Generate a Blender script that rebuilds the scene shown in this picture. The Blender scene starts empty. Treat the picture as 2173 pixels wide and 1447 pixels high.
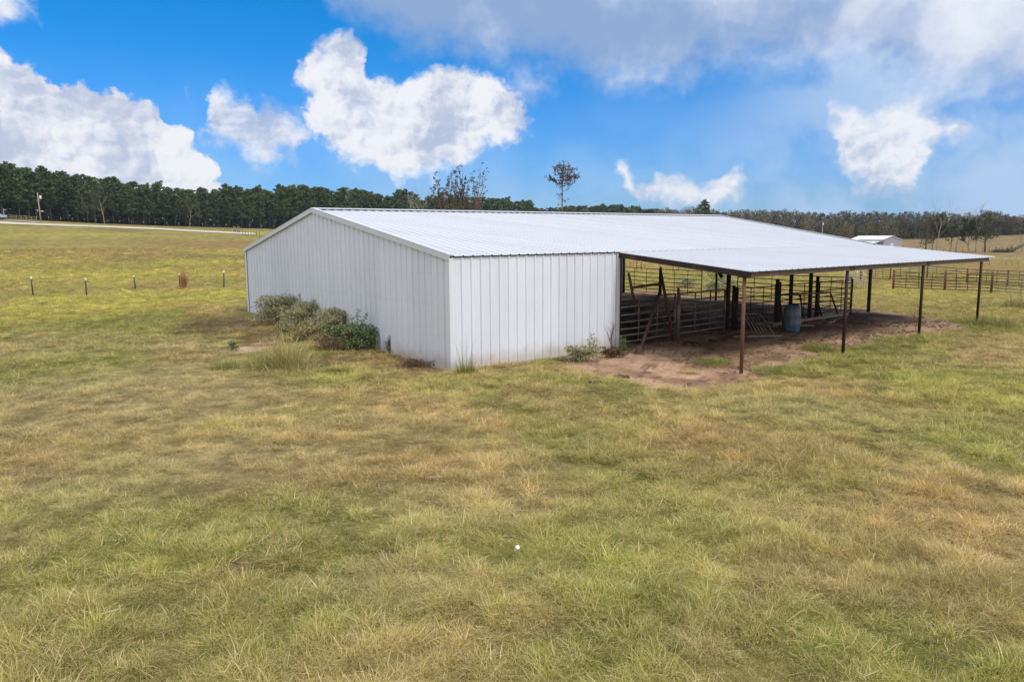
import bpy, math, random
import numpy as np
from mathutils import Vector, Matrix
R = math.radians
SC = bpy.context.scene
COL = SC.collection
random.seed(7)
RNG = np.random.default_rng(11)

# ------------------------------------------------------------------ camera
CAM = np.array([-10.7015, -15.9673, 3.4625])
YAW, PITCH, ROLL, F = 0.6719, 0.1399, -0.0059, 1607.7
CX, CY = 1086.5, 723.5
_f = np.array([math.sin(YAW)*math.cos(PITCH), math.cos(YAW)*math.cos(PITCH), -math.sin(PITCH)])
_r = np.array([math.cos(YAW), -math.sin(YAW), 0.0])
_u = np.cross(_r, _f)
_r, _u = _r*math.cos(ROLL)+_u*math.sin(ROLL), -_r*math.sin(ROLL)+_u*math.cos(ROLL)
cd = bpy.data.cameras.new('camera'); co = bpy.data.objects.new('camera', cd); COL.objects.link(co)
cd.sensor_width = 36.0; cd.lens = 36.0*F/2173.0; cd.clip_start = 0.1; cd.clip_end = 5000
co.matrix_world = Matrix(((_r[0], _u[0], -_f[0], CAM[0]), (_r[1], _u[1], -_f[1], CAM[1]), (_r[2], _u[2], -_f[2], CAM[2]), (0, 0, 0, 1)))
SC.camera = co

def ray(px, py):
    d = _f*F + _r*(px-CX) + _u*(CY-py)
    return d/np.linalg.norm(d)

# ------------------------------------------------------------------ light
SUN_EL, SUN_AZ = 52.0, 172.0          # degrees; azimuth clockwise from +Y: behind the camera to the right
SUN_STRENGTH, SKY_STRENGTH, EXPOSURE = 2.4, 0.1, 0.0
sl = bpy.data.lights.new('sun', 'SUN'); so = bpy.data.objects.new('sun', sl); COL.objects.link(so)
sl.energy = SUN_STRENGTH; sl.angle = R(14); sl.color = (1.0, 0.94, 0.84)
_sd = Vector((math.sin(R(SUN_AZ))*math.cos(R(SUN_EL)), math.cos(R(SUN_AZ))*math.cos(R(SUN_EL)), math.sin(R(SUN_EL))))
so.rotation_euler = _sd.to_track_quat('Z', 'Y').to_euler()
so.location = (0, 0, 60)
SC.view_settings.view_transform = 'Standard'; SC.view_settings.look = 'None'
SC.view_settings.gamma = 1; SC.view_settings.exposure = EXPOSURE
SC.cycles.max_bounces = 6; SC.cycles.diffuse_bounces = 3; SC.cycles.glossy_bounces = 2
SC.cycles.transparent_max_bounces = 6

# ------------------------------------------------------------------ node helpers
class NT:
    def __init__(s, tree): s.t = tree; s.n = tree.nodes; s.l = tree.links
    def new(s, typ, **kw):
        n = s.n.new(typ)
        for k, v in kw.items(): setattr(n, k, v)
        return n
    def put(s, sock, v):
        if v is None: return
        if isinstance(v, bpy.types.NodeSocket): s.l.new(v, sock)
        else: sock.default_value = v
    def m(s, op, a, b=None, c=None, clamp=False):
        n = s.new('ShaderNodeMath', operation=op, use_clamp=clamp)
        for i, v in enumerate((a, b, c)): s.put(n.inputs[i], v)
        return n.outputs[0]
    def vm(s, op, a, b=None, scale=None):
        n = s.new('ShaderNodeVectorMath', operation=op)
        s.put(n.inputs[0], a); s.put(n.inputs[1], b)
        if scale is not None: s.put(n.inputs['Scale'], scale)
        return n.outputs['Value'] if op in ('LENGTH', 'DISTANCE', 'DOT_PRODUCT') else n.outputs[0]
    def mr(s, v, a, b, c=0.0, d=1.0, smooth=True):
        n = s.new('ShaderNodeMapRange', interpolation_type='SMOOTHSTEP' if smooth else 'LINEAR')
        s.put(n.inputs[0], v)
        for i, x in enumerate((a, b, c, d)): s.put(n.inputs[1+i], x)
        return n.outputs[0]
    def mix(s, f, a, b, blend='MIX'):
        n = s.new('ShaderNodeMix', data_type='RGBA', blend_type=blend)
        s.put(n.inputs['Factor'], f)
        s.put(n.inputs[6], (*a, 1) if isinstance(a, tuple) and len(a) == 3 else a)
        s.put(n.inputs[7], (*b, 1) if isinstance(b, tuple) and len(b) == 3 else b)
        return n.outputs[2]
    def noise(s, vec, scale, detail=4, rough=0.5, out='Fac', dist=0.0, dim='3D'):
        n = s.new('ShaderNodeTexNoise', noise_dimensions=dim); s.put(n.inputs['Vector'], vec)
        n.inputs['Scale'].default_value = scale; n.inputs['Detail'].default_value = detail
        n.inputs['Roughness'].default_value = rough; n.inputs['Distortion'].default_value = dist
        return n.outputs[out]
    def comb(s, x, y, z=0.0):
        n = s.new('ShaderNodeCombineXYZ')
        for i, v in enumerate((x, y, z)): s.put(n.inputs[i], v)
        return n.outputs[0]
    def sep(s, v):
        n = s.new('ShaderNodeSeparateXYZ'); s.put(n.inputs[0], v); return n.outputs

# ------------------------------------------------------------------ sky with its clouds, laid out by compass direction and elevation
def sky_angles(px, py):
    d = ray(px, py); az = math.atan2(d[0], d[1])-YAW
    return math.degrees(az), math.degrees(math.asin(d[2]))

def build_world():
    w = bpy.data.worlds.new('World'); SC.world = w; w.use_nodes = True
    w.cycles.sampling_method = 'MANUAL'; w.cycles.sample_map_resolution = 512
    t = NT(w.node_tree); t.n.clear()
    out = t.new('ShaderNodeOutputWorld'); bg = t.new('ShaderNodeBackground'); t.l.new(bg.outputs[0], out.inputs[0])
    sk = t.new('ShaderNodeTexSky', sky_type='NISHITA', sun_disc=False)
    sk.sun_elevation = R(SUN_EL); sk.sun_rotation = R(SUN_AZ); sk.altitude = 100; sk.air_density = 1.0; sk.dust_density = 0.6; sk.ozone_density = 2.0
    tc = t.new('ShaderNodeTexCoord'); D = tc.outputs['Generated']
    x, y, z = t.sep(D)
    cy, sy = math.cos(YAW), math.sin(YAW)
    xr = t.m('SUBTRACT', t.m('MULTIPLY', x, cy), t.m('MULTIPLY', y, sy))
    yr = t.m('ADD', t.m('MULTIPLY', x, sy), t.m('MULTIPLY', y, cy))
    az = t.m('MULTIPLY', t.m('ARCTAN2', xr, yr), 57.29578)
    el = t.m('MULTIPLY', t.m('ARCSINE', t.m('MINIMUM', t.m('MAXIMUM', z, -1.0), 1.0)), 57.29578)
    P = t.comb(az, t.m('MULTIPLY', el, 1.15), 0.0)
    # warp for ragged outlines
    wn = t.noise(P, 0.42, 4, 0.6, 'Color', dim='2D'); wv = t.vm('SUBTRACT', wn, (0.5, 0.5, 0.5))
    wa = t.sep(wv)
    az2 = t.m('ADD', az, t.m('MULTIPLY', wa[0], 2.6)); el2 = t.m('ADD', el, t.m('MULTIPLY', wa[1], 2.2))
    # billows: cauliflower lumps
    def billow(vec):
        v = t.new('ShaderNodeTexVoronoi', feature='F1', voronoi_dimensions='2D', normalize=True)
        t.put(v.inputs['Vector'], vec); v.inputs['Scale'].default_value = 0.30; v.inputs['Detail'].default_value = 4.0
        v.inputs['Roughness'].default_value = 0.5; v.inputs['Lacunarity'].default_value = 2.3
        return v.outputs['Distance']
    Pw = t.vm('ADD', P, t.vm('SCALE', wv, None, 1.3))
    b1 = billow(Pw); b2 = billow(t.vm('ADD', Pw, (-0.32, 0.42, 0.0)))
    bil = t.m('SUBTRACT', 0.42, b1)                      # >0 in the lump centres
    lit = t.m('SUBTRACT', b2, b1)                        # >0 on flanks turned up and left, to the light
    n2 = t.noise(Pw, 0.16, 4, 0.55, dim='2D'); n3 = t.noise(P, 0.75, 4, 0.62, dim='2D')
    U0, U1, V0, V1 = -48.0, 48.0, -6.0, 40.0
    un = t.m('DIVIDE', t.m('SUBTRACT', az2, U0), U1-U0, clamp=True)
    def curve(pts):
        n = t.new('ShaderNodeFloatCurve'); c = n.mapping.curves[0]
        q = sorted(((a-U0)/(U1-U0), min(max((e-V0)/(V1-V0), 0), 1)) for a, e in (sky_angles(*p) for p in pts))
        qq = [q[0]]
        for p in q[1:]:
            if p[0]-qq[-1][0] > 0.0008: qq.append(p)
        c.points[0].location = qq[0]; c.points[1].location = qq[-1]
        for p in qq[1:-1]: c.points.new(*p)
        for p in c.points: p.handle_type = 'AUTO_CLAMPED'
        n.mapping.use_clip = True; n.mapping.extend = 'HORIZONTAL'; n.mapping.update()
        t.put(n.inputs['Value'], un)
        return t.m('ADD', t.m('MULTIPLY', n.outputs[0], V1-V0), V0)
    def slab(top, bot, x0=None, x1=None):
        s = None
        if top: s = t.m('SUBTRACT', curve(top), el2)
        if bot:
            b = t.m('SUBTRACT', el2, curve(bot)); s = b if s is None else t.m('MINIMUM', s, b)
        if x0 is not None: s = t.m('MINIMUM', s, t.m('SUBTRACT', az2, sky_angles(x0, 250)[0]))
        if x1 is not None: s = t.m('MINIMUM', s, t.m('SUBTRACT', sky_angles(x1, 250)[0], az2))
        return s
    # blue of the clear sky: the Nishita sky, made deeper as the photograph's
    hs = t.new('ShaderNodeHueSaturation'); t.put(hs.inputs['Color'], sk.outputs[0]); hs.inputs['Saturation'].default_value = SKY_SAT
    base = t.mix(1.0, hs.outputs[0], t.mix(t.mr(el, 2.0, 20.0), SKY_TINT_LOW, SKY_TINT), 'MULTIPLY')
    k = 1.0/SKY_STRENGTH
    col = base
    def over(alpha, c, cur): return t.mix(alpha, cur, c)
    def kc(c): return tuple(v*k for v in c)
    # thin veil low down and to the right
    veil = t.m('MULTIPLY', t.mr(el, 13.0, 0.0), t.mr(n2, 0.25, 0.7, 0.35, 1.0))
    col = over(t.m('MULTIPLY', veil, 0.62), kc((0.42, 0.64, 0.92)), col)
    vr = t.m('MULTIPLY', t.m('MULTIPLY', t.mr(az, 11.0, 26.0), t.mr(el, 22.0, 9.0)), t.mr(n2, 0.3, 0.65, 0.2, 1.0))
    col = over(t.m('MULTIPLY', vr, 0.95), kc((0.45, 0.62, 0.88)), col)
    WHITE, SOFT, GREY = (0.90, 0.91, 0.96), (0.46, 0.54, 0.73), (0.29, 0.42, 0.68)
    # high grey bank
    s5 = slab(None, [(620, -60), (690, -5), (720, 45), (800, 85), (860, 112), (900, 128), (1000, 132), (1090, 140), (1150, 150), (1180, 168), (1250, 185), (1330, 190), (1400, 188), (1480, 180), (1500, 160), (1600, 152), (1700, 152), (1800, 148), (1870, 165), (1950, 195), (2050, 215), (2173, 222), (2500, 230)], 690)
    d5 = t.m('ADD', s5, t.m('ADD', t.m('MULTIPLY', t.m('SUBTRACT', n3, 0.5), 1.5), t.m('MULTIPLY', t.m('SUBTRACT', n2, 0.5), 1.6)))
    a5 = t.mr(d5, -0.9, 3.0)
    g5 = t.m('ADD', t.m('MULTIPLY', n2, 1.0), t.m('MULTIPLY', t.mr(az, -6.0, 33.0), 0.42))
    g5 = t.m('ADD', g5, t.m('MULTIPLY', t.m('SUBTRACT', n3, 0.5), 0.16))
    g5 = t.m('SUBTRACT', g5, t.m('MULTIPLY', t.m('MULTIPLY', t.mr(s5, 0.5, 2.5), t.mr(s5, 7.0, 3.5)), 0.13))
    c5 = t.mix(t.mr(g5, 0.40, 1.12), kc(GREY), kc((0.84, 0.88, 0.96)))
    col = over(t.m('MULTIPLY', a5, 0.96), c5, col)
    # cumulus shading shared by the heaps
    def heap(s, amp, soft, grey, col, bright=0.0, opac=1.0):
        d = t.m('ADD', s, t.m('MULTIPLY', bil, amp))
        d = t.m('ADD', d, t.m('MULTIPLY', t.m('SUBTRACT', n3, 0.5), amp*0.5))
        a = t.mr(d, 0.0, soft)
        sh = t.m('ADD', t.m('MULTIPLY', lit, 3.1), t.m('MULTIPLY', t.m('SUBTRACT', n2, 0.5), 2.7))
        sh = t.m('SUBTRACT', sh, t.mr(d, 0.8, 7.0, 0.0, grey, True))
        f = t.mr(sh, -0.85, 0.35)
        c = t.mix(f, kc(SOFT), kc(WHITE))
        if bright: c = t.mix(bright, c, kc(WHITE))
        return over(t.m('MULTIPLY', a, opac), c, col)
    s2 = slab(None, [(-400, 120), (-100, 90), (0, 62), (50, 48), (90, 60), (112, 20), (130, -40)], None, 112)
    col = heap(s2, 1.6, 1.6, 0.5, col, 0, 0.9)
    s6 = slab([(1745, 262), (1757, 240), (1770, 212), (1800, 213), (1840, 232), (1880, 200), (1920, 188), (1960, 200), (2000, 230), (2050, 255), (2075, 285)],
              [(1745, 258), (1765, 290), (1780, 345), (1800, 385), (1850, 415), (1900, 432), (1940, 400), (1955, 350), (2000, 320), (2075, 280)], 1745, 2075)
    col = heap(s6, 1.6, 1.7, 0.30, col, 0.0, 0.93)
    s8 = slab([(386, 190), (396, 180), (404, 165), (412, 182), (420, 190)], [(386, 192), (400, 196), (408, 204), (420, 192)], 386, 420)
    col = heap(s8, 1.2, 1.6, 0.5, col, 0, 0.75)
    s7 = slab([(1285, 352), (1295, 335), (1318, 325), (1345, 348), (1370, 378), (1400, 362), (1440, 372), (1500, 372), (1540, 356), (1568, 350), (1590, 400)],
              [(1285, 345), (1330, 392), (1370, 432), (1450, 448), (1560, 445), (1590, 420)], 1288, 1590)
    col = heap(s7, 1.1, 1.2, 0.3, col, 0.15, 0.92)
    s3 = slab([(400, 300), (430, 275), (447, 205), (468, 168), (485, 185), (515, 190), (532, 218), (560, 208), (600, 225), (640, 238), (680, 272)],
              [(400, 285), (440, 312), (490, 328), (520, 348), (560, 358), (600, 340), (618, 356), (636, 325), (680, 262)], 402, 672)
    col = heap(s3, 1.5, 1.6, 0.35, col, 0, 0.9)
    s4b = slab([(1060, 150), (1090, 130), (1150, 132), (1190, 160), (1200, 200)], [(1060, 220), (1120, 240), (1160, 225), (1200, 195)], 1070, 1195)
    col = heap(s4b, 1.2, 2.4, 0.8, col, 0, 0.6)
    s4 = slab([(618, 190), (632, 150), (640, 118), (655, 95), (690, 80), (740, 74), (768, 90), (785, 140), (810, 160), (830, 170), (870, 150), (920, 142), (975, 130), (1020, 140), (1060, 150), (1090, 190), (1120, 230), (1140, 262)],
              [(618, 175), (640, 225), (660, 265), (690, 322), (740, 348), (790, 352), (850, 384), (900, 380), (940, 372), (990, 345), (1040, 320), (1090, 290), (1140, 255)], 624, 1136)
    col = heap(s4, 2.0, 1.2, 0.48, col, 0.05, 0.99)
    s1 = slab([(-700, 30), (-300, 60), (-100, 85), (0, 108), (35, 126), (60, 128), (95, 148), (128, 185), (150, 172), (190, 185), (222, 200), (240, 192), (280, 214), (320, 222), (350, 254), (388, 276), (406, 312), (440, 332), (462, 372), (474, 430)], None, None, 474)
    col = heap(s1, 1.8, 0.6, 0.38, col, 0.12, 1.0)
    # the rest of the dome, outside the photograph: unseen broken cloud, added and brightened as fill light
    far = t.m('MAXIMUM', t.mr(t.m('ABSOLUTE', az), 40.0, 55.0), t.mr(el, 24.0, 34.0))
    n4 = t.noise(D, 2.2, 3, 0.55)
    cg = t.mix(t.mr(n4, 0.35, 0.7), kc((0.75, 0.80, 0.92)), kc((1.28, 1.26, 1.24)))
    cg = t.mix(t.mr(n4, 0.30, 0.42), base, cg)
    col = t.mix(far, col, cg)
    t.put(bg.inputs['Color'], col); bg.inputs['Strength'].default_value = SKY_STRENGTH
SKY_SAT, SKY_TINT, SKY_TINT_LOW = 1.2, (0.0, 1.0, 1.52), (0.30, 0.73, 1.42)
build_world()

# ------------------------------------------------------------------ mesh helpers
class MB:
    """collects shapes and links them as ONE mesh object"""
    def __init__(s): s.v = []; s.f = []; s.n = 0
    def add(s, verts, faces):
        s.v.extend(tuple(map(float, p)) for p in verts); s.f.extend(tuple(i+s.n for i in f) for f in faces); s.n += len(verts); return s
    def box(s, x0, y0, z0, x1, y1, z1):
        return s.add([(x0,y0,z0),(x1,y0,z0),(x1,y1,z0),(x0,y1,z0),(x0,y0,z1),(x1,y0,z1),(x1,y1,z1),(x0,y1,z1)],
                     [(0,3,2,1),(4,5,6,7),(0,1,5,4),(1,2,6,5),(2,3,7,6),(3,0,4,7)])
    def beam(s, a, b, w, h, up=(0,0,1)):
        a, b = Vector(a), Vector(b); d = (b-a).normalized(); u = Vector(up)
        r = d.cross(u).normalized()*w/2; u2 = r.cross(d).normalized()*h/2
        return s.add([a-r-u2, a+r-u2, a+r+u2, a-r+u2, b-r-u2, b+r-u2, b+r+u2, b-r+u2],
                     [(0,1,2,3),(7,6,5,4),(0,4,5,1),(1,5,6,2),(2,6,7,3),(3,7,4,0)])
    def tube(s, pts, rad, n=6, cap=True):
        pts = [Vector(p) for p in pts]; rs = rad if hasattr(rad, '__len__') else [rad]*len(pts)
        d0 = (pts[1]-pts[0]).normalized(); ref = Vector((0,0,1)) if abs(d0.z) < 0.9 else Vector((1,0,0))
        x = d0.cross(ref).normalized(); vs = []; fs = []
        for i, p in enumerate(pts):
            d = (pts[min(i+1, len(pts)-1)]-pts[max(i-1, 0)]).normalized()
            x = (x-d*x.dot(d)).normalized(); y = d.cross(x)
            for k in range(n):
                a = 2*math.pi*k/n; vs.append(p+(x*math.cos(a)+y*math.sin(a))*rs[i])
        for i in range(len(pts)-1):
            for k in range(n):
                k2 = (k+1) % n; fs.append((i*n+k, i*n+k2, (i+1)*n+k2, (i+1)*n+k))
        if cap: fs.append(tuple(range(n-1, -1, -1))); fs.append(tuple((len(pts)-1)*n+k for k in range(n)))
        return s.add(vs, fs)
    def lathe(s, prof, n=20, c=(0,0,0)):
        vs = []; fs = []
        for r, z in prof:
            for k in range(n):
                a = 2*math.pi*k/n; vs.append((c[0]+r*math.cos(a), c[1]+r*math.sin(a), c[2]+z))
        for i in range(len(prof)-1):
            for k in range(n):
                k2 = (k+1) % n; fs.append((i*n+k, i*n+k2, (i+1)*n+k2, (i+1)*n+k))
        fs.append(tuple(range(n-1, -1, -1))); fs.append(tuple((len(prof)-1)*n+k for k in range(n)))
        return s.add(vs, fs)
    def mesh(s, name, mat, smooth=False):
        me = bpy.data.meshes.new(name); me.from_pydata(s.v, [], s.f); me.update()
        if mat: me.materials.append(mat)
        if smooth: me.polygons.foreach_set('use_smooth', [True]*len(me.polygons))
        return me
    def build(s, name, mat, parent=None, smooth=False, loc=None):
        return link(name, s.mesh(name, mat, smooth), parent, loc)

def link(name, me, parent=None, loc=None):
    o = bpy.data.objects.new(name, me); COL.objects.link(o)
    if parent: o.parent = parent
    if loc is not None: o.location = loc
    return o
def tag(o, label=None, cat=None, group=None, kind=None):
    if label: o['label'] = label
    if cat: o['category'] = cat
    if group: o['group'] = group
    if kind: o['kind'] = kind
    return o
def empty(name, loc, rz=0.0, label=None, cat=None, group=None):
    o = bpy.data.objects.new(name, None); COL.objects.link(o); o.location = loc; o.rotation_euler = (0, 0, rz)
    o.empty_display_size = 0.2
    return tag(o, label, cat, group)
def copy_tree(o, parent=None):
    c = o.copy(); COL.objects.link(c); c.parent = parent
    for ch in KIDS.get(o.name, []): KIDS.setdefault(c.name, []).append(copy_tree(ch, c))
    return c
KIDS = {}
def kids(o, *ch): KIDS[o.name] = list(ch); return o

# ------------------------------------------------------------------ noise for laying out ground colours
_tab = RNG.random((256, 256))
def vnoise(x, y):
    xi = np.floor(x).astype(int); yi = np.floor(y).astype(int); fx = x-xi; fy = y-yi
    fx = fx*fx*(3-2*fx); fy = fy*fy*(3-2*fy)
    g = lambda a, b: _tab[a & 255, b & 255]
    return (g(xi, yi)*(1-fx)+g(xi+1, yi)*fx)*(1-fy)+(g(xi, yi+1)*(1-fx)+g(xi+1, yi+1)*fx)*fy
def fbm(x, y, s, o=4, sd=0):
    v = 0; a = 1; tot = 0
    for i in range(o):
        v = v+a*vnoise(x/s+17.3*i+sd*31.7, y/s-9.1*i+sd*11.3); tot += a; a *= 0.55; s *= 0.47
    return v/tot
def sstep(a, b, x):
    t = np.clip((x-a)/(b-a), 0, 1); return t*t*(3-2*t)

# ------------------------------------------------------------------ terrain height
def polar(px, depth):
    """ground position at this distance in front of the camera, in the direction of photo column px"""
    d = _f*F+_r*(px-CX)+_u*(CY-482); d = d/(d@_f)
    h = np.array([d[0], d[1]]); fh = np.array([_f[0], _f[1]])/math.hypot(_f[0], _f[1])
    h = h/(h@fh)
    return CAM[0]+h[0]*depth, CAM[1]+h[1]*depth
_ctl = []
for px in (-900, 0, 530, 1086, 1300, 1650, 1950, 2173, 3100):
    for d in (2, 7, 13): _ctl.append((*polar(px, d), 0.0))
def ctl(px, *dz):
    for d, z in dz: _ctl.append((*polar(px, d), z))
ctl(-900, (25,0.1), (60,1.2), (190,9.5), (300,14), (700,16))
ctl(0, (25,0.1), (42,0.5), (90,1.9), (140,3.9), (180,6.2), (190,6.9), (250,9.4), (330,11), (700,13))
ctl(530, (25,0.25), (31,0.42), (60,0.8), (120,1.9), (200,3.6), (333,6.6), (450,8), (900,10))
ctl(1086, (25,0.05), (45,0.0), (100,0.1), (250,1.6), (420,3.2), (900,6))
ctl(1400, (22,0.0), (45,-0.05), (90,-0.6), (250,0.0), (450,1.0), (900,6))
ctl(1650, (22,-0.1), (45,-0.25), (90,-1.1), (150,-1.6), (300,-1.8), (450,-1), (900,6))
ctl(1950, (26,-0.12), (36,-0.3), (55,-1.0), (75,-1.55), (120,-1.75), (200,-1.9), (300,-1.7), (400,-0.8), (520,1), (900,12))
ctl(2173, (26,-0.05), (36,-0.25), (56,-1.05), (75,-1.6), (120,-1.8), (200,-1.8), (300,-0.8), (400,1.4), (500,4), (900,16))
ctl(3100, (30,-0.1), (60,-1.1), (200,-1.5), (400,1), (900,12))
_ctl += [(0,0,-0.02), (6.1,0,-0.05), (12,0,0.05), (17,0,0.05), (22,0,0.03), (22,7,0.02), (22,14.5,0.05), (11,7,0.05), (0,14.5,0.42), (6,14,0.3),
         (6.1,-4.4,-0.2), (11.2,-4.4,-0.2), (16.2,-4.4,-0.1), (21.2,-4.4,-0.02), (0,7,0.2)]
_c = np.array(_ctl)
def _key(x, y):
    dx = x-CAM[0]; dy = y-CAM[1]; r = np.hypot(dx, dy)+3.0
    k = np.log(r)*14.0/r
    return dx*k, dy*k
_kx, _ky = _key(_c[:, 0], _c[:, 1])
def _phi(d): return d
_A = _phi(np.hypot(_kx[:, None]-_kx[None], _ky[:, None]-_ky[None]))
_A[np.diag_indices(len(_c))] += 0.03
_wt = np.linalg.solve(_A, _c[:, 2])
def hbase(x, y):
    x = np.atleast_1d(np.asarray(x, float)); y = np.atleast_1d(np.asarray(y, float)); out = np.empty(x.size)
    kx, ky = _key(x.ravel(), y.ravel())
    for i in range(0, x.size, 20000):
        sl_ = slice(i, i+20000)
        out[sl_] = _phi(np.hypot(kx[sl_, None]-_kx[None], ky[sl_, None]-_ky[None]))@_wt
    return out.reshape(x.shape)
def hbump(x, y):
    r = np.hypot(x-CAM[0], y-CAM[1])
    b = (fbm(x, y, 3.0, 3, 1)-0.5)*0.16+(fbm(x, y, 0.7, 3, 2)-0.5)*0.09
    b = b*np.clip(1-(r-60)/60, 0.0, 1)
    b = b+(fbm(x, y, 30.0, 3, 3)-0.5)*np.clip((r-35)/100, 0, 1)*0.5
    inside = sstep(-1.4, 0.2, np.minimum(np.minimum(x, 22.3-x), np.minimum(y+0.3, 14.8-y)))
    return b*(1-0.75*inside)
def hz(x, y):
    x = np.asarray(x, float); y = np.asarray(y, float)
    return hbase(x, y)+hbump(x, y)
def h1(x, y): return float(hz(np.array([x]), np.array([y]))[0])
def G(px, py, near=2.0, far=900.0):
    """the ground point seen at photo pixel (px, py)"""
    d = ray(px, py); ts = np.geomspace(near, far, 400); P = CAM[None]+d[None]*ts[:, None]
    below = P[:, 2] < hbase(P[:, 0], P[:, 1])
    i = int(np.argmax(below)) if below.any() else len(ts)-1
    p = P[i]; return Vector((p[0], p[1], h1(p[0], p[1])))
def Wd(px, depth):
    x, y = polar(px, depth); return Vector((x, y, h1(x, y)))
def hgt(p, py):
    """height above p that reaches up to photo row py"""
    zz = np.arange(0.1, 60, 0.05); V = np.stack([np.full(zz.shape, p.x), np.full(zz.shape, p.y), p.z+zz], -1)-CAM
    yy = CY-F*(V@_u)/(V@_f)
    return float(zz[int(np.argmin(abs(yy-py)))])
def onY(px, py, Y):
    d = ray(px, py); return Vector(CAM+d*((Y-CAM[1])/d[1]))

# ------------------------------------------------------------------ what grows or lies where
DIRT_POLY = [G(*p) for p in [(1245,752),(1200,776),(1290,808),(1370,834),(1480,832),(1570,812),(1650,786),(1730,768),(1800,752),(1870,732),(1930,716),(1985,708),(2035,696),(1980,678),(1890,664),(1850,656)]]
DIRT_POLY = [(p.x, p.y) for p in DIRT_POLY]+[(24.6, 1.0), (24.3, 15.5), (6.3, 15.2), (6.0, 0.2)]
def poly_dist(x, y, poly):
    """signed distance, positive inside"""
    d = np.full(x.shape, 1e9); ins = np.zeros(x.shape, bool); n = len(poly)
    for i in range(n):
        ax, ay = poly[i]; bx, by = poly[(i+1) % n]; ex, ey = bx-ax, by-ay
        t = np.clip(((x-ax)*ex+(y-ay)*ey)/(ex*ex+ey*ey+1e-9), 0, 1)
        d = np.minimum(d, np.hypot(x-ax-t*ex, y-ay-t*ey))
        c = ((ay > y) != (by > y)); xx = ex*(y-ay)/(ey+1e-12)+ax
        ins ^= c & (x < xx)
    return np.where(ins, d, -d)
# soft-edged patches: (column, row, half width, half height in the photograph) give a real ground ellipse
PATCH = []
def patch(kind, px, py, rw, rh, a=1.0):
    c = G(px, py); n = G(px, py+rh); f_ = G(px, py-rh) if py-rh > 470 else c+(c-n)
    d = Vector((c.x-CAM[0], c.y-CAM[1])); dep = d.length; d.normalize()
    b = 0.5*math.hypot(f_.x-n.x, f_.y-n.y); m = (n+f_)*0.5
    PATCH.append((kind, m.x, m.y, rw*dep/F, max(b, 0.15), d.x, d.y, a))
def field(kind, x, y):
    out = np.zeros(np.shape(x))
    for k, cx_, cy_, a, b, dx, dy, s_ in PATCH:
        if k != kind: continue
        u = ((x-cx_)*dy-(y-cy_)*dx)/a; v = ((x-cx_)*dx+(y-cy_)*dy)/b
        out = np.maximum(out, s_*(1-sstep(0.35, 1.25, np.hypot(u, v))))
    return out
for a in [('rust',1560,960,320,75,.7),('rust',1250,880,180,40,.5),('rust',980,1350,160,60,.3),('rust',1900,1090,200,60,.45),('rust',420,519,160,10,.9),('rust',560,519,120,8,1),('rust',200,535,200,10,.6),
          ('rust',2080,565,130,14,.75),('rust',1400,562,130,14,.75),('rust',1700,1250,160,60,.35),('rust',350,610,60,12,.5),('rust',520,1230,130,40,.4),('rust',2100,1330,120,60,.4),('rust',100,1400,160,60,.3),('rust',700,930,120,25,.4),
          ('lush',2050,830,190,60,.8),('lush',1850,790,160,35,.6),('lush',2120,960,140,60,.8),('lush',1250,1190,180,60,.55),('lush',1480,1130,120,50,.5),('lush',700,800,140,30,.55),('lush',950,815,160,22,.6),
          ('lush',1650,790,80,16,.9),('lush',1900,720,120,14,.9),('lush',2080,700,110,16,1),('lush',1510,768,40,9,.8),('lush',100,1390,170,70,.5),('lush',1880,1420,300,60,.45),('lush',1350,1260,220,60,.6),('lush',250,1220,200,60,.35),('lush',550,1080,160,40,.35),('lush',1700,1400,200,80,.4),('lush',1200,1400,120,50,.5),
          ('lush',250,565,280,12,.35),('lush',1750,665,300,14,.35),('lush',60,640,100,20,.3),
          ('yel',150,498,200,5,1.0),('yel',560,496,60,5,.9),('yel',300,640,330,28,.9),('yel',120,660,170,30,.8),('yel',250,590,300,18,.6),('yel',2100,547,110,5,1),('yel',1350,552,150,6,.7),('yel',2050,840,150,40,.5),('yel',1400,600,200,12,.3),('yel',60,560,120,15,.5),('yel',1950,620,200,14,.4),('yel',420,560,100,10,.6),
          ('grey',300,850,420,80,.75),('grey',400,1010,420,70,.65),('grey',950,1080,260,80,.45),('grey',750,930,300,60,.4),('grey',1700,880,200,30,.4),('grey',850,1230,200,70,.5),('grey',120,740,160,30,.4),('grey',400,740,120,20,.6),('grey',1500,1380,130,50,.6),
          ('brown',470,694,95,22,1.0),('brown',560,720,60,22,.9),('brown',690,770,60,16,.6),('brown',880,782,55,10,.8),('brown',1230,765,90,8,.7),('brown',1950,515,300,6,.4),('brown',500,1205,40,14,.8),('brown',1190,1085,26,10,.8),('brown',1240,1390,30,14,.8),('brown',1610,1290,60,30,.5),('brown',1860,520,250,10,.4),
          ('sand',530,745,60,9,1.0),('sand',745,1350,38,20,.9),('sand',560,728,40,5,.6),('sand',640,930,46,10,.35),('sand',980,1000,40,12,.25),('sand',870,1045,30,12,.3),
          ('tall',1500,1330,420,120,.8),('tall',1850,1230,330,120,.7),('tall',600,780,60,20,1),('tall',2080,565,160,18,1),('tall',500,1400,300,40,.8),('tall',1950,1400,250,60,.7),('tall',1950,830,300,40,.4),
          ('flat',300,850,420,90,.9),('flat',420,1020,420,80,.8),('flat',1150,860,260,40,.5),('flat',880,960,260,60,.5)]:
    patch(*a)

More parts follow.
